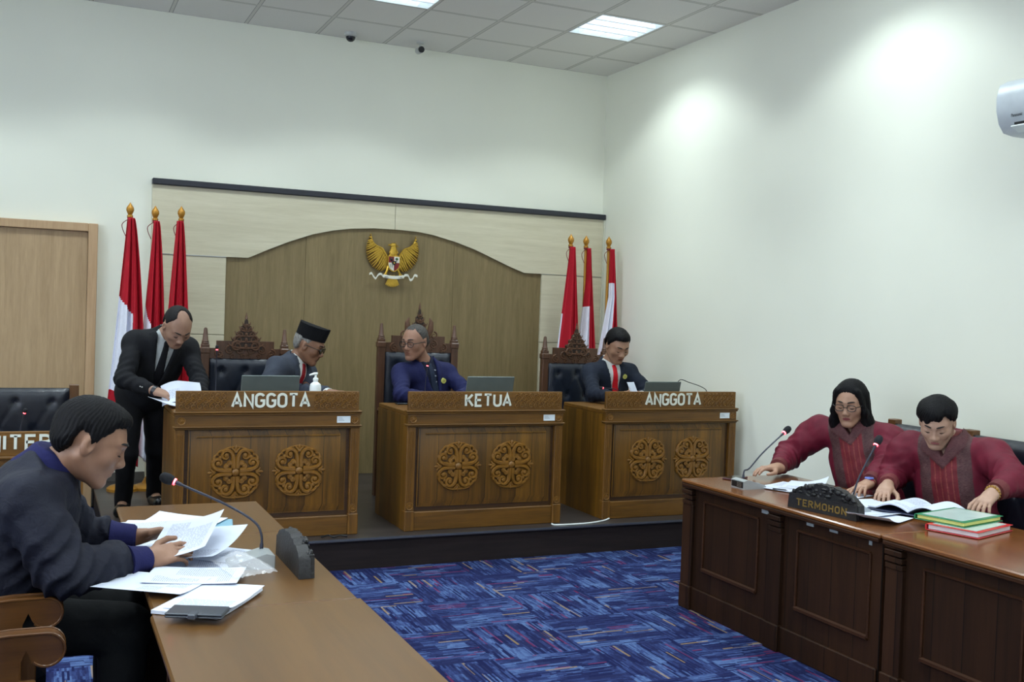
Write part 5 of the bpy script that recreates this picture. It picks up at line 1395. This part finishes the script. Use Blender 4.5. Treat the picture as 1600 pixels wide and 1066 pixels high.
# ------------------------------------------------------------------ papers
def paper_mat(name, seed, dens=.5, back=False):
    t = NT(name); co = t.coord('UV') if False else t.n('ShaderNodeAttribute', _attribute_name='pc').outputs['Vector']
    s = t.n('ShaderNodeSeparateXYZ', i0=co); x, y = s.outputs[0], s.outputs[1]      # metres on the sheet
    line = t.math('LESS_THAN', t.math('FRACT', t.math('MULTIPLY', y, 150.0)), .42)
    wn = t.n('ShaderNodeTexNoise', Vector=t.n('ShaderNodeCombineXYZ', i0=t.math('MULTIPLY', x, 160.0), i1=t.math('FLOOR', t.math('MULTIPLY', y, 150.0)), i2=float(seed)), Scale=1.0, Detail=2.0)
    word = t.math('GREATER_THAN', wn.outputs[0], .46)
    blk = t.n('ShaderNodeTexWhiteNoise', _noise_dimensions='2D', Vector=t.n('ShaderNodeCombineXYZ', i0=t.math('FLOOR', t.math('ADD', t.math('MULTIPLY', x, 8.0), seed*.37)), i1=t.math('FLOOR', t.math('ADD', t.math('MULTIPLY', y, 14.0), seed*1.7))))
    on = t.math('LESS_THAN', blk.outputs[0], dens)
    mx = t.math('LESS_THAN', t.math('ABSOLUTE', x), .082); my = t.math('LESS_THAN', t.math('ABSOLUTE', y), .122)
    f = t.math('MULTIPLY', t.math('MULTIPLY', line, word), t.math('MULTIPLY', on, t.math('MULTIPLY', mx, my)))
    col = t.mix(t.math('MULTIPLY', f, .55), lin((204, 210, 224)), lin((70, 74, 96)))
    t.set(Base_Color=col, Roughness=.75); t.b.inputs['Specular IOR Level'].default_value = .2
    return t.m
PAP = [paper_mat('printed_paper', 3, .55), paper_mat('printed_sheet', 8, .3), paper_mat('sparse_paper', 14, .12)]
def sheet(label, c, rz, z, bend=None, mat=0, grp=None, w=.21, h=.30, M=None, name='paper_sheet', stack=0.0, n=14):
    """one sheet; bend(u, v) -> height above z, u,v in -1..1"""
    P = []; A = []
    ca, sa = math.cos(rz), math.sin(rz)
    for i in range(n+1):
        row = []
        for j in range(n+1):
            u, v = -1+2*i/n, -1+2*j/n; x, y = u*w/2, v*h/2; dz = bend(u, v) if bend else 0
            if M is not None: q = M @ Vector((x, y, dz)); row.append(tuple(q))
            else: row.append((c[0]+x*ca-y*sa, c[1]+x*sa+y*ca, z+dz))
            A.append((x, y, 0))
        P.append(row)
    th = max(stack, .0006)
    m = MB(); m.grid(P, thick=th); m.v = [(a, b, q) for a, b, q in m.v]
    A = A+A
    o = link(name, np.array(m.v), m.f, PAP[mat], None, attr=np.array(A)); sharp(o.data, 60)
    tag(o, label, 'paper', grp); return o
TT = TZ+.0012
G1 = 'loose papers on the left table'
k = lambda a, p=2: (lambda u, v: a*abs(u)**p)
def corner(su, sv, a): return lambda u, v: a*max(0, (su*u+sv*v)/2-.25)**2*4
sheet('front stack of printed sheets on the left table with the flip phone on it', (.475, 3.225), -.62, TT+.011, corner(1, 1, .004), 0, G1, stack=.010, name='paper_stack')
sheet('sheet turned slightly off on top of the front stack', (.50, 3.25), -.50, TT+.0135, corner(1, -1, .006), 1, G1)
sheet('sheet hanging over the near left edge of the table, below the cuff', (.33, 3.44), .98, TT+.0165, lambda u, v: .006*u*u+.0, 2, G1)
sheet('sheet lying between the hanging sheet and the clear plastic bag', (.47, 3.50), 1.25, TT+.0185, lambda u, v: .004*v*v, 0, G1)
sheet('wide sheet behind the right hand of the man in the jacket', (.47, 3.75), 1.35, TT+.004, lambda u, v: .003*u*u, 1, G1)
sheet('sheet reaching under the microphone base', (.56, 3.86), .9, TT+.0065, corner(1, 1, .01), 2, G1)
sheet('sheet in the middle of the far pile', (.50, 4.05), 1.15, TT+.002, corner(-1, 1, .004), 0, G1)
sheet('thick stack of papers in the far pile, beyond the left hand of the seated man', (.45, 4.36), 1.32, TT+.013, corner(-1, 1, .008), 1, G1, stack=.012, name='paper_stack')
sheet('sheet fanned out at the back of the far pile', (.54, 4.42), 1.05, TT+.0155, corner(1, 1, .006), 2, G1)
sheet('sheet at the left end of the far pile', (.39, 4.30), 1.7, TT+.018, lambda u, v: .008*max(0, u)**2, 0, G1)
# two sheets held up by the man
def hold(o, x, y, z): return Matrix.Translation((x, y, z)) @ Matrix.Rotation(o[2], 4, 'Z') @ Matrix.Rotation(o[1], 4, 'Y') @ Matrix.Rotation(o[0], 4, 'X')
sheet('sheet held up in both hands by the man in the jacket', None, 0, 0, lambda u, v: .012*u*u, 0, 'sheets held by the man in the jacket', M=hold((math.radians(14), math.radians(-14), -.42), .475, 3.775, .832))
sheet('second sheet held just behind the first, its corner folded forward', None, 0, 0, lambda u, v: .016*v*v-.01, 1, 'sheets held by the man in the jacket', M=hold((math.radians(10), math.radians(-8), -.6), .535, 3.79, .80))
m = MB(); P = []
rnd = random.Random(5)
for i in range(19):
    row = []
    for j in range(15):
        u, v = i/18*2-1, j/14*2-1; h_ = .035*(1-u*u)*(1-v**4)*(.6+.4*math.sin(u*5+v*3))+rnd.uniform(0, .007)
        row.append((.635+.075*u-.02*v, 3.56+.14*v+.03*u, TT+.024+h_))
    P.append(row)
m.grid(P, thick=.0006)
t_ = NT('clear_plastic'); t_.set(Base_Color=(.93, .94, .97), Roughness=.12, Alpha=.16); o = m.build('plastic_bag', t_.m, angle=80); tag(o, 'crumpled clear plastic bag beside the microphone on the left table', 'plastic bag')
t = thing('flip_case_phone', 'black phone in a flip case on the front stack of papers', 'phone', (.42, 3.05, TT+.015))
Mx = Matrix.Translation((.42, 3.06, TT+.016)) @ Matrix.Rotation(-.42, 4, 'Z') @ Matrix.Rotation(.0, 4, 'X')
m = MB(); m.box((-.082, -.043, 0), (.082, .043, .007), 0, .003); m.box((-.082, -.043, .0075), (.082, .043, .015), 0, .003); m.xf(Mx); m.build('case', plain('case_slate', (46, 52, 62), .35), t)
m = MB(); m.box((-.012, -.06, .002), (.012, -.02, .0175), 0, .003); m.xf(Mx); m.build('clasp', plain('case_clasp', (60, 66, 76), .35), t)
o = MB(); o.tube([(.33, 4.33, TT+.03), (.29, 4.30, TT+.034)], .004, 8)
# dark blue folder edge under the far pile
m = MB(); m.box((-.12, -.16, 0), (.12, .16, .009), 0, .003); m.xf(Matrix.Translation((.60, 4.30, TT)) @ Matrix.Rotation(-.15, 4, 'Z')); o2 = m.build('plastic_folder', plain('pale_blue_plastic', (132, 176, 196), .3)); tag(o2, 'pale blue plastic folder showing under the far pile of papers', 'folder')
# right table papers
G2 = 'papers on the right table'
sheet('printed sheets spread in front of the woman with glasses', (3.80, 4.62), -1.2, TT+.004, lambda u, v: .003*v*v, 0, G2, stack=.003, name='paper_stack')
sheet('sheet beside the right hand of the woman with glasses, over the spread sheets', (3.93, 4.62), -.9, TT+.0065, corner(1, 1, .02), 1, G2)
sheet('sheet under the left hand of the woman with glasses', (3.93, 4.33), -1.3, TT+.003, None, 2, G2)
sheet('sheet just behind the nameplate, between the two women', (3.85, 4.10), -1.7, TT+.005, None, 1, G2)
sheet('loose curled sheet at the front edge right of the nameplate', (3.63, 3.73), -1.15, TT+.003, lambda u, v: .035*max(0, -v)**2+.004, 2, G2)
sheet('sheet tucked under the open document', (3.72, 3.86), -1.4, TT+.006, lambda u, v: .01*u*u, 0, G2)
t = thing('document_folder', 'open dark blue folder of papers under the hands of the woman with the bracelet', 'folder', (3.94, 3.80, TT+.008))
m = MB(); Mx = Matrix.Translation((3.95, 3.80, TT+.0095)) @ Matrix.Rotation(-1.22, 4, 'Z'); m.box((-.20, -.15, 0), (.23, .15, .008), 0, .003); m.xf(Mx); m.build('cover', plain('navy_card', (28, 36, 66), .5), t)
for q, (lab, a, b) in enumerate((('l', -.1, 0), ('r', .12, 0))):
    P = []; A = []
    for i in range(17):
        row = []
        for j in range(11):
            u, v = i/16, -1+j/5
            if q == 0: x = .01-.205*u; zz = .012+.034*math.sin(PI*min(1, u*1.25))*.8
            else: x = .01+.215*u; zz = .012+.045*math.sin(PI*min(1, u*1.1+.06))*(1-.3*u)
            qv = Mx @ Vector((x, v*.143, zz)); row.append(tuple(qv)); A.append((x, v*.143, 0))
        P.append(row)
    m = MB(); m.grid(P, thick=.006 if q == 0 else .004)
    o_ = link('page', np.array(m.v), m.f, PAP[q], t, attr=np.array(A+A)); sharp(o_.data, 60)
def plastic_folder(label, c, rz, z, rgb, inner, th, tail=False):
    t = thing('plastic_folder', label, 'folder', (c[0], c[1], z), group='coloured plastic folders')
    M = Matrix.Translation((c[0], c[1], z)) @ Matrix.Rotation(rz, 4, 'Z')
    cm = plain('folder_%s' % label[:6], rgb, .3); L, W = .34, .24
    m = MB(); m.box((-W/2, -L/2, 0), (W/2, L/2, .003), 0, .001); m.box((-W/2, -L/2, th), (W/2, L/2, th+.003), 0, .001)
    P = [(W/2+.0+math.cos(a)*.006, (th+.003)/2+math.sin(a)*(th+.003)/2) for a in np.linspace(-PI/2, PI/2, 8)]
    m.prism(P, -L/2, L/2, 'xz'); m.xf(M); m.build('cover', cm, t)
    m = MB(); m.box((-W/2+.008, -L/2+.01, .004), (W/2-.004, L/2-.01, th-.001), 0, .002); m.xf(M); m.build('contents', plain('inner_%s' % label[:6], inner, .7), t)
    m = MB(); m.box((-W/2+.02, -L/2+.02, th+.0035), (W/2-.02, L/2-.02, th+.0045)); m.xf(M); m.build('clear_pocket', plain('clear_pocket', (186, 204, 198), .2), t)
    return t
# long side runs away from the camera-left front corner towards the wall
plastic_folder('red plastic folder, bottom one of the pair at the front edge', (3.87, 3.42), 1.86, TT+.001, (190, 34, 40), (214, 206, 208), .026)
plastic_folder('green plastic folder with yellow paper lying on the red one', (3.89, 3.50), 1.80, TT+.032, (24, 122, 78), (226, 222, 130), .022)
t = thing('phone', 'dark phone in a red case at the far end of the right table', 'phone', (3.70, 4.96, TT)); Mx = Matrix.Translation((3.70, 4.955, TT)) @ Matrix.Rotation(-1.15, 4, 'Z')
m = MB(); m.box((-.04, -.08, 0), (.04, .08, .009), 0, .003); m.xf(Mx); m.build('phone_body', plain('maroon_case', (70, 26, 34), .35), t); m = MB(); m.box((-.036, -.076, .0092), (.036, .076, .0098)); m.xf(Mx); m.build('screen', plain('phone_glass2', (24, 26, 32), .08), t)
o = MB(); o.tube([(3.66, 4.56, TT+.009), (3.70, 4.50, TT+.0095)], .004, 8); o.tube([(3.70, 4.50, TT+.0095), (3.705, 4.4925, TT+.0096)], [.003, .001], 6); o = o.build('pen', DARK); tag(o, 'short black pen lying on the spread sheets by the microphone', 'pen')
# papers on the judges' desks and in hands
G3 = 'sheets in the hands of the standing man'
sheet('curling white sheet lifted by the standing man', None, 0, 0, lambda u, v: -.10*max(0, -u-.1)**2-.02*max(0, v)**2, 2, G3, w=.23, h=.17, M=hold((math.radians(52), math.radians(6), .12), .825, 6.93, 1.095))
sheet('lower sheet held over the desk corner by the standing man', None, 0, 0, lambda u, v: .01*u*u, 1, G3, w=.16, h=.24, M=hold((math.radians(8), math.radians(4), .5), .735, 6.88, 1.02))
sheet('small white note held by the judge with the red tie', None, 0, 0, lambda u, v: .003*u*u, 2, None, w=.085, h=.10, M=hold((math.radians(62), 0, .35), 4.115, 6.84, 1.125))

# ------------------------------------------------------------------ the seven people
WSH = cloth('white_shirt', (206, 208, 206), .8, .04); SHOE = plain('black_shoe_leather', (16, 16, 18), .3)
HB = hair_mat('black_hair', (11, 10, 12)); HG = hair_mat('grey_hair', (92, 90, 88), (150, 148, 142)); HD = hair_mat('greying_hair', (50, 48, 48), (96, 92, 88))
def sit_legs(J, px, py, fx, fy, seat, floor, sp=.1, L=.40):
    """adds knees, ankles, toes for a seated person facing (fx, fy)"""
    f = nrm((fx, fy)); r = V(f[1], -f[0])
    for q, s in (('R', 1), ('L', -1)):
        kx = px+f[0]*L+r[0]*sp*s; ky = py+f[1]*L+r[1]*sp*s
        J['kn'+q] = (kx, ky, seat+.07); J['an'+q] = (kx+f[0]*.02, ky+f[1]*.02, floor+.09); J['toe'+q] = (kx+f[0]*.15, ky+f[1]*.15, floor+.035)
    return J
# standing man in black
J = dict(pelvis=(.63, 7.52, 1.03), neck=(.735, 7.24, 1.43), head=(.795, 7.09, 1.50), shR=(.545, 7.26, 1.385), shL=(.895, 7.33, 1.345),
         elR=(.475, 7.10, 1.15), wrR=(.655, 6.98, 1.085), elL=(.955, 7.17, 1.13), wrL=(.95, 6.985, 1.05),
         knR=(.53, 7.47, .62), anR=(.52, 7.55, .29), toeR=(.49, 7.39, .236), knL=(.74, 7.66, .62), anL=(.75, 7.82, .29), toeL=(.77, 7.67, .236))
p = Person('man in a black suit bending over the corner of the left ANGGOTA desk', (.63, 7.6, SZ), J, (.20, -.66, -.72), hs=1.06, skin=(150, 116, 96), hf=.0055)
p.body(dict(d=(.86, -.35, -.25), n=(.1, -.35, .93), curl=.45), dict(d=(-.25, -.95, -.1), n=(0, -.1, 1), curl=.3))
p.eyes(); p.hair('balding', hair_mat('thin_black_hair', (26, 25, 26)))
BLK = cloth('black_suit', (20, 21, 25), .85, .1)
p.suit(BLK, cloth('pale_shirt', (176, 182, 182), .8, .04), cloth('black_tie', (18, 19, 24), .6), v_w=.062, v_d=.34, hem=-.64, ph=.4, cuffs=False, end=.05); p.trousers(cloth('black_trousers', (17, 17, 20), .85, .1)); p.shoes(SHOE)
m = MB(); a, b = p.J['wrR'], nrm(p.J['wrR']-p.J['elR']); m.tube([a-b*.012, a+b*.012], [.035, .034], 16); m.build('wristwatch', plain('watch_strap', (24, 26, 34), .4), p.root)
m = MB(); 
for q in range(3): c_ = p.J['wrR']-b*(.085+.014*q)+V(-.01, -.047, .0); m.ball(c_, .0045, 6)
m.build('sleeve_button', plain('pale_button_2', (176, 176, 172), .4), p.root)
# judge with the cap
J = dict(pelvis=(1.42, 7.42, .79), neck=(1.625, 7.33, 1.275), head=(1.715, 7.285, 1.385), shR=(1.475, 7.20, 1.225), shL=(1.735, 7.46, 1.18),
         elR=(1.34, 7.07, 1.06), wrR=(1.50, 6.94, 1.045), elL=(1.69, 7.20, 1.06), wrL=(1.80, 6.98, 1.07))
sit_legs(J, 1.42, 7.42, .15, -1, .67, SZ, L=.36)
p = Person('older judge in a grey suit and black cap leaning to look down', (1.42, 7.42, SZ), J, (.80, -.44, -.36), hs=1.04, skin=(128, 92, 70), hf=.0055)
p.body(dict(d=(.9, -.3, 0), n=(0, 0, 1), curl=.3), dict(d=(.9, -.3, .05), n=(0, -.1, 1), curl=.3)); p.eyes(); p.hair('grey', HG)
GRS = cloth('grey_suit', (54, 59, 70), .85, .08)
p.suit(GRS, WSH, cloth('dark_red_tie', (132, 20, 30), .6), v_w=.06, v_d=.26, ph=1.7); p.trousers(GRS); p.shoes(SHOE); p.glasses(dark=True, r=.025, tk=.0022)
m = MB(); rings = []
for (zz, a, b, tl) in ((.046, .083, .104, 0), (.09, .0835, .106, 0), (.148, .081, .108, .0), (.15, .076, .103, 0)):
    rings.append([p.hw(a*math.cos(g), -.012+b*math.sin(g), zz+.012*math.sin(g)*(1 if zz < .1 else .6)-(.0 if zz < .1 else .010*abs(math.cos(g)))) for g in np.linspace(0, 2*PI, 40, endpoint=False)])
vv = sum(rings, []); n = 40; ff = [(i*n+j, i*n+(j+1) % n, (i+1)*n+(j+1) % n, (i+1)*n+j) for i in range(3) for j in range(n)]+[tuple(3*n+j for j in range(n)), tuple(range(n-1, -1, -1))]
m.add(vv, ff); m.build('cap', cloth('black_velvet', (7, 7, 10), .95, .1), p.root)
# presiding judge
J = dict(pelvis=(2.71, 7.46, .79), neck=(2.615, 7.38, 1.262), head=(2.515, 7.32, 1.425), shR=(2.425, 7.34, 1.185), shL=(2.815, 7.42, 1.19),
         elR=(2.355, 7.12, 1.05), wrR=(2.50, 6.93, 1.04), elL=(2.905, 7.20, 1.05), wrL=(2.73, 6.95, 1.045))
sit_legs(J, 2.71, 7.46, 0, -1, .67, SZ, L=.36)
p = Person('judge in a navy suit with spectacles looking to his right at the KETUA desk', (2.71, 7.46, SZ), J, (-.80, -.57, -.16), hs=1.06, skin=(146, 108, 88), hf=.0055)
p.body(dict(d=(.75, -.45, .15), n=(0, -.2, 1), curl=.4), dict(d=(-.8, -.25, .12), n=(0, -.2, 1), curl=.4)); p.eyes(half=True); p.hair('crop', HD); p.glasses(r=.0225, tk=.0027)
NVY = cloth('navy_suit', (25, 29, 70), .8, .08)
p.suit(NVY, cloth('dark_shirt', (22, 26, 46), .8, .1), cloth('slate_tie', (30, 40, 60), .6), v_w=.055, v_d=.30, ph=2.9); p.trousers(NVY); p.shoes(SHOE)
def pin(p, x, z, r, rgb=(206, 206, 110)):
    m = MB(); f = p.CM[1]; c = p.cw(x, .136*p.fat, z); u = p.CM[0]; w_ = p.CM[2]
    m.tube([c-f*.02, c+f*.006], [r, r*.96], 20); o = m.build('round_pin', plain('pin_yellow', rgb, .4, .2), p.root)
    m = MB(); m.tube([c+f*.006, c+f*.0075], [r*.5, r*.45], 12); m.build('pin_centre', plain('pin_gold', (180, 170, 90), .4, .2), o)
pin(p, -.075, -.125, .02)
m = MB()
for zz in (-.03, -.075, -.12, -.16):
    c_ = p.cw(-.012-.006, .118, zz); m.tube([c_+p.CM[1]*.0, c_+p.CM[1]*.012], [.005, .005], 8)
m.build('shirt_buttons', plain('pale_button_3', (150, 156, 170), .4), p.root)
# young judge
J = dict(pelvis=(4.24, 7.46, .79), neck=(4.185, 7.34, 1.285), head=(4.20, 7.235, 1.437), shR=(4.005, 7.33, 1.205), shL=(4.375, 7.33, 1.21),
         elR=(3.925, 7.10, 1.06), wrR=(4.0, 6.90, 1.05), elL=(4.47, 7.14, 1.05), wrL=(4.255, 6.94, 1.06))
sit_legs(J, 4.24, 7.46, 0, -1, .67, SZ, L=.36)
p = Person('young judge in a dark suit and bright red tie reading a note', (4.24, 7.46, SZ), J, (-.02, -.87, -.50), hs=1.08, skin=(160, 122, 98), hf=.0055)
p.body(dict(d=(.85, -.3, .2), n=(0, -.4, .9), curl=.5), dict(d=(-.75, -.3, .25), n=(0, -.3, 1), curl=.5)); p.eyes(); p.hair('short', HB)
DNV = cloth('dark_navy_suit', (27, 33, 46), .85, .08)
p.suit(DNV, WSH, cloth('red_tie', (196, 24, 36), .6, .05), v_w=.06, v_d=.30, ph=4.1); p.trousers(DNV); p.shoes(SHOE); pin(p, -.078, -.075, .02)
# women
def blouse_mat():
    t = NT('maroon_woven_blouse'); co = t.n('ShaderNodeAttribute', _attribute_name='pc').outputs['Vector']; s = t.n('ShaderNodeSeparateXYZ', i0=co); x, y, z = s.outputs
    ax = t.math('ABSOLUTE', x)
    base = lin((98, 16, 38)); red = lin((98, 22, 32)); grey = lin((84, 60, 58))
    nz = t.noise(t.mapping(co, (90, 90, 700)), 1.0, 2)
    w1 = t.math('ADD', x, t.math('MULTIPLY', t.math('SUBTRACT', nz, .5), .012))
    band = t.math('MULTIPLY', t.math('GREATER_THAN', t.math('ABSOLUTE', w1), .068), t.math('LESS_THAN', t.math('ABSOLUTE', w1), .135))
    band = t.math('MULTIPLY', band, t.math('GREATER_THAN', y, .0))
    mid = t.math('MULTIPLY', t.math('LESS_THAN', ax, .072), t.math('GREATER_THAN', y, .0))
    st = t.math('LESS_THAN', t.math('ABSOLUTE', t.math('SUBTRACT', t.math('FRACT', t.math('MULTIPLY', x, 34.0)), .5)), .1)
    dots = t.math('GREATER_THAN', t.noise(t.mapping(co, (300, 300, 60)), 1.0, 2), .42)
    col = t.mix(mid, base, red); col = t.mix(t.math('MULTIPLY', t.math('MULTIPLY', st, mid), t.math('MULTIPLY', dots, .42)), col, lin((140, 76, 60)))
    gr = t.mix(t.ramp(nz, [(.38, 0), (.62, 1)]), grey, lin((62, 26, 34))); col = t.mix(band, col, gr)
    cm_ = t.math('MULTIPLY', t.math('GREATER_THAN', z, t.math('SUBTRACT', t.math('MULTIPLY', ax, .9), .125)), t.math('MULTIPLY', t.math('LESS_THAN', ax, .115), t.math('GREATER_THAN', y, -.02)))
    col = t.mix(cm_, col, t.mix(t.ramp(nz, [(.4, 0), (.6, 1)]), lin((84, 52, 52)), lin((66, 26, 34))))
    n = t.noise(t.coord(), 20, 3); col = t.mix(1.0, col, t.ramp(n, [(.3, .85), (.7, 1.15)]), 'MULTIPLY')
    t.set(Base_Color=col, Roughness=.65); t.b.inputs['Specular IOR Level'].default_value = .3; t.bump(t.math('ADD', n, t.math('MULTIPLY', nz, .2)), .3, .01); return t.m
BLOUSE = blouse_mat(); CUFFM = cloth('woven_cuff', (104, 48, 50), .7, .25, 120)
def blouse(p, ph, end=.105):
    J = p.J; P = p.torso(.024)+p.arms(.022, a=.072, b=.06, c=.04, end=end)
    for q in 'RL':
        u = nrm(J['el'+q]-J['sh'+q]); P += [(('e', J['sh'+q]+u*.05+V(0, 0, .012), np.eye(3), (.085, .085, .085)), .04, 'u')]
    def neck(x, y, z, X, Y, Z): return np.minimum(z-.03-.5*np.maximum(-y, 0), .085-np.sqrt(x*x+(y-.01)**2))
    def vneck(x, y, z, X, Y, Z): return np.minimum(np.minimum(.04*np.clip((z+.07)/.1, 0, 1)-np.abs(x), y), z+.07)
    p.garment('blouse', P, BLOUSE, .008, [neck, vneck], (.007, 20, ph), attr=True, folds=(.010, 62, ph), offs=lambda x, y, z: np.where((z > .9*np.abs(x)-.125) & (np.abs(x) < .115) & (y > -.02), -.007, 0).astype(np.float32)+np.where((np.abs(x+.004) < .012) & (y > 0) & (z < -.1), -.0035, 0).astype(np.float32))
    # collar
    P = [(('c', J['neck']-p.CM[2]*.0, J['neck']+p.CM[2]*.03+p.CM[1]*.012, .112, .076), .02, 'u')]
    def col(x, y, z, X, Y, Z): return np.maximum(np.maximum(-(z+.035)-.0, z-.05+.35*np.maximum(y, 0)), np.minimum(.028-np.abs(x)+.2*np.clip(z, -1, 0), y))
    p.garment('collar', P, CUFFM, .006, [col], (.002, 40, ph), offs=lambda x, y, z: 0*x)
    for q in 'RL':
        e, w_ = J['el'+q], J['wr'+q]; u = nrm(w_-e); L = np.linalg.norm(w_-e); m = MB()
        a, b = w_-u*.095, w_-u*.022; m.tube([a, (a+b)/2, b, b-u*.004], [.052, .051, .048, .036], 18); m.build('cuff', CUFFM, p.root)
J = dict(pelvis=(4.47, 4.64, .59), neck=(4.42, 4.775, 1.075), head=(4.345, 4.735, 1.205), shR=(4.325, 4.965, 1.015), shL=(4.515, 4.585, 1.005),
         elR=(4.215, 5.115, .845), wrR=(3.975, 4.925, .80), elL=(4.385, 4.455, .875), wrL=(4.12, 4.325, .80))
sit_legs(J, 4.47, 4.64, -1, 0, .47, 0, L=.36)
p = Person('woman with glasses and shoulder length black hair in a maroon blouse', (4.47, 4.64, 0), J, (-.83, -.50, -.27), hs=1.06, skin=(164, 128, 106), hf=.0045, female=True, lips=(122, 52, 54), fat=1.05)
p.body(dict(d=(-.93, .05, .0), n=(0, .1, 1), curl=.3), dict(d=(-.86, -.32, -.12), n=(-.1, 0, 1), curl=.35), neckr=.05); p.eyes(); p.hair('bob', HB); p.glasses(r=.0215, tk=.0021)
blouse(p, .7); p.trousers(cloth('dark_skirt', (26, 24, 34), .85, .1)); p.shoes(SHOE)
a, b = p.J['wrL'], nrm(p.J['wrL']-p.J['elL']); m = MB(); m.tube([a-b*.01, a+b*.012], [.033, .032], 16); w_ = m.build('smartwatch', plain('red_strap', (140, 26, 44), .5), p.root)
m = MB(); m.box(tuple(a+V(-.02, -.022, .024)), tuple(a+V(.018, .016, .036)), 0, .004); m.build('watch_face', plain('watch_glass', (110, 130, 200), .15), w_)
J = dict(pelvis=(4.50, 4.02, .59), neck=(4.425, 4.075, 1.06), head=(4.315, 4.055, 1.165), shR=(4.335, 4.265, .995), shL=(4.515, 3.88, 1.005),
         elR=(4.285, 4.315, .845), wrR=(4.115, 4.185, .81), elL=(4.415, 3.645, .915), wrL=(4.215, 3.60, .868))
sit_legs(J, 4.50, 4.02, -1, 0, .47, 0, L=.36)
p = Person('woman with tied black hair and a bracelet bending over the open folder', (4.50, 4.02, 0), J, (-.70, -.50, -.52), hs=1.045, skin=(172, 138, 118), hf=.0045, female=True, lips=(150, 84, 84), fat=1.12, sw=1.05)
p.body(dict(d=(-.80, -.52, -.28), n=(-.2, -.1, 1), curl=.4), dict(d=(-.86, -.22, -.45), n=(-.4, -.1, .9), curl=.35), neckr=.052); p.eyes(); p.hair('tied', HB)
blouse(p, 3.1); p.trousers(cloth('dark_skirt', (26, 24, 34), .85, .1)); p.shoes(SHOE)
a, b = p.J['wrL'], nrm(p.J['wrL']-p.J['elL']); m = MB()
side = nrm(np.cross(b, (0, 0, 1.))); up_ = np.cross(side, b)
for g in np.linspace(0, 2*PI, 16, endpoint=False): m.ball(a-b*.002+.034*(side*math.cos(g)+up_*math.sin(g)), .0075, 8)
m.build('bracelet', plain('bead_gold', (170, 130, 64), .3, .5), p.root)
# man in the jacket, foreground left
J = dict(pelvis=(-.16, 3.80, .60), neck=(.02, 3.75, 1.085), head=(.15, 3.70, 1.182), shR=(-.03, 3.565, 1.01), shL=(.01, 3.945, 1.02),
         elR=(.07, 3.50, .80), wrR=(.335, 3.66, .785), elL=(.12, 4.03, .80), wrL=(.325, 4.0, .79))
J.update(knR=(.27, 3.68, .55), anR=(.25, 3.68, .10), toeR=(.40, 3.68, .035), knL=(.27, 3.92, .55), anL=(.25, 3.92, .10), toeL=(.40, 3.92, .035))
p = Person('man in a dark bomber jacket reading papers in the left foreground', (-.16, 3.80, 0), J, (.90, -.02, -.42), hs=1.12, skin=(140, 104, 82), hf=.004, fat=1.1, hc=.012)
p.body(dict(d=(.93, .12, .18), n=(.05, -.62, .78), curl=.38, thumb=.3), dict(d=(.93, -.1, .14), n=(0, .5, .85), curl=.35, thumb=.3), neckr=.06); p.eyes(); p.hair('short', HB)
JK = cloth('navy_bomber_shell', (23, 25, 38), .72, .1, 500, bump=.5); RIB2 = cloth('navy_rib_knit', (24, 25, 70), .85, .1, 260)
P = p.torso(.038)+p.arms(.024, a=.07, b=.060, c=.046, end=.125)+[(('c', p.J['shR'], p.J['shL'], .075, .075), .05, 'u')]
def nc(x, y, z, X, Y, Z): return np.minimum(z-.03-.5*np.maximum(-y, 0), 1)
def fr(x, y, z, X, Y, Z): return np.minimum(np.minimum(.016-np.abs(x), y), z+.6)
p.garment('jacket', P, JK, .0075, [nc, fr, lambda x, y, z, X, Y, Z: -(z+.60)], (.010, 19, 1.2), folds=(.013, 58, .6))
P = [(('c', p.J['neck']-p.CM[2]*.03, p.J['neck']+p.CM[2]*.07+p.CM[1]*.02, .118, .080), .02, 'u')]
p.garment('collar', P, RIB2, .006, [lambda x, y, z, X, Y, Z: np.maximum(np.maximum(-(z+.03), z-.075+.5*np.maximum(y, 0)), np.minimum(.02-np.abs(x), y))], (.002, 30, 0.3))
for q in 'RL':
    e, w_ = p.J['el'+q], p.J['wr'+q]; u = nrm(w_-e); L = np.linalg.norm(w_-e); m = MB(); a, b = w_-u*.09, w_-u*.0
    m.tube([a, a+(b-a)*.25, a+(b-a)*.9, b], [.060, .052, .046, .038], 20); m.build('cuff', RIB2, p.root)
S = p.torso(.012)+[(('c', p.J['neck']-p.CM[2]*.03, p.J['neck']+p.CM[2]*.035+p.CM[1]*.006, .068, .062), .02, 'u')]
p.garment('shirt', S, cloth('turquoise_shirt', (70, 160, 168), .8, .08), .008, [lambda x, y, z, X, Y, Z: -(z+.6), lambda x, y, z, X, Y, Z: np.minimum(z-.01-.5*np.maximum(y, 0)+.6*np.maximum(-y, 0), 1)], None)
p.trousers(cloth('dark_trousers', (22, 24, 26), .85, .1), g=.028); p.shoes(SHOE)
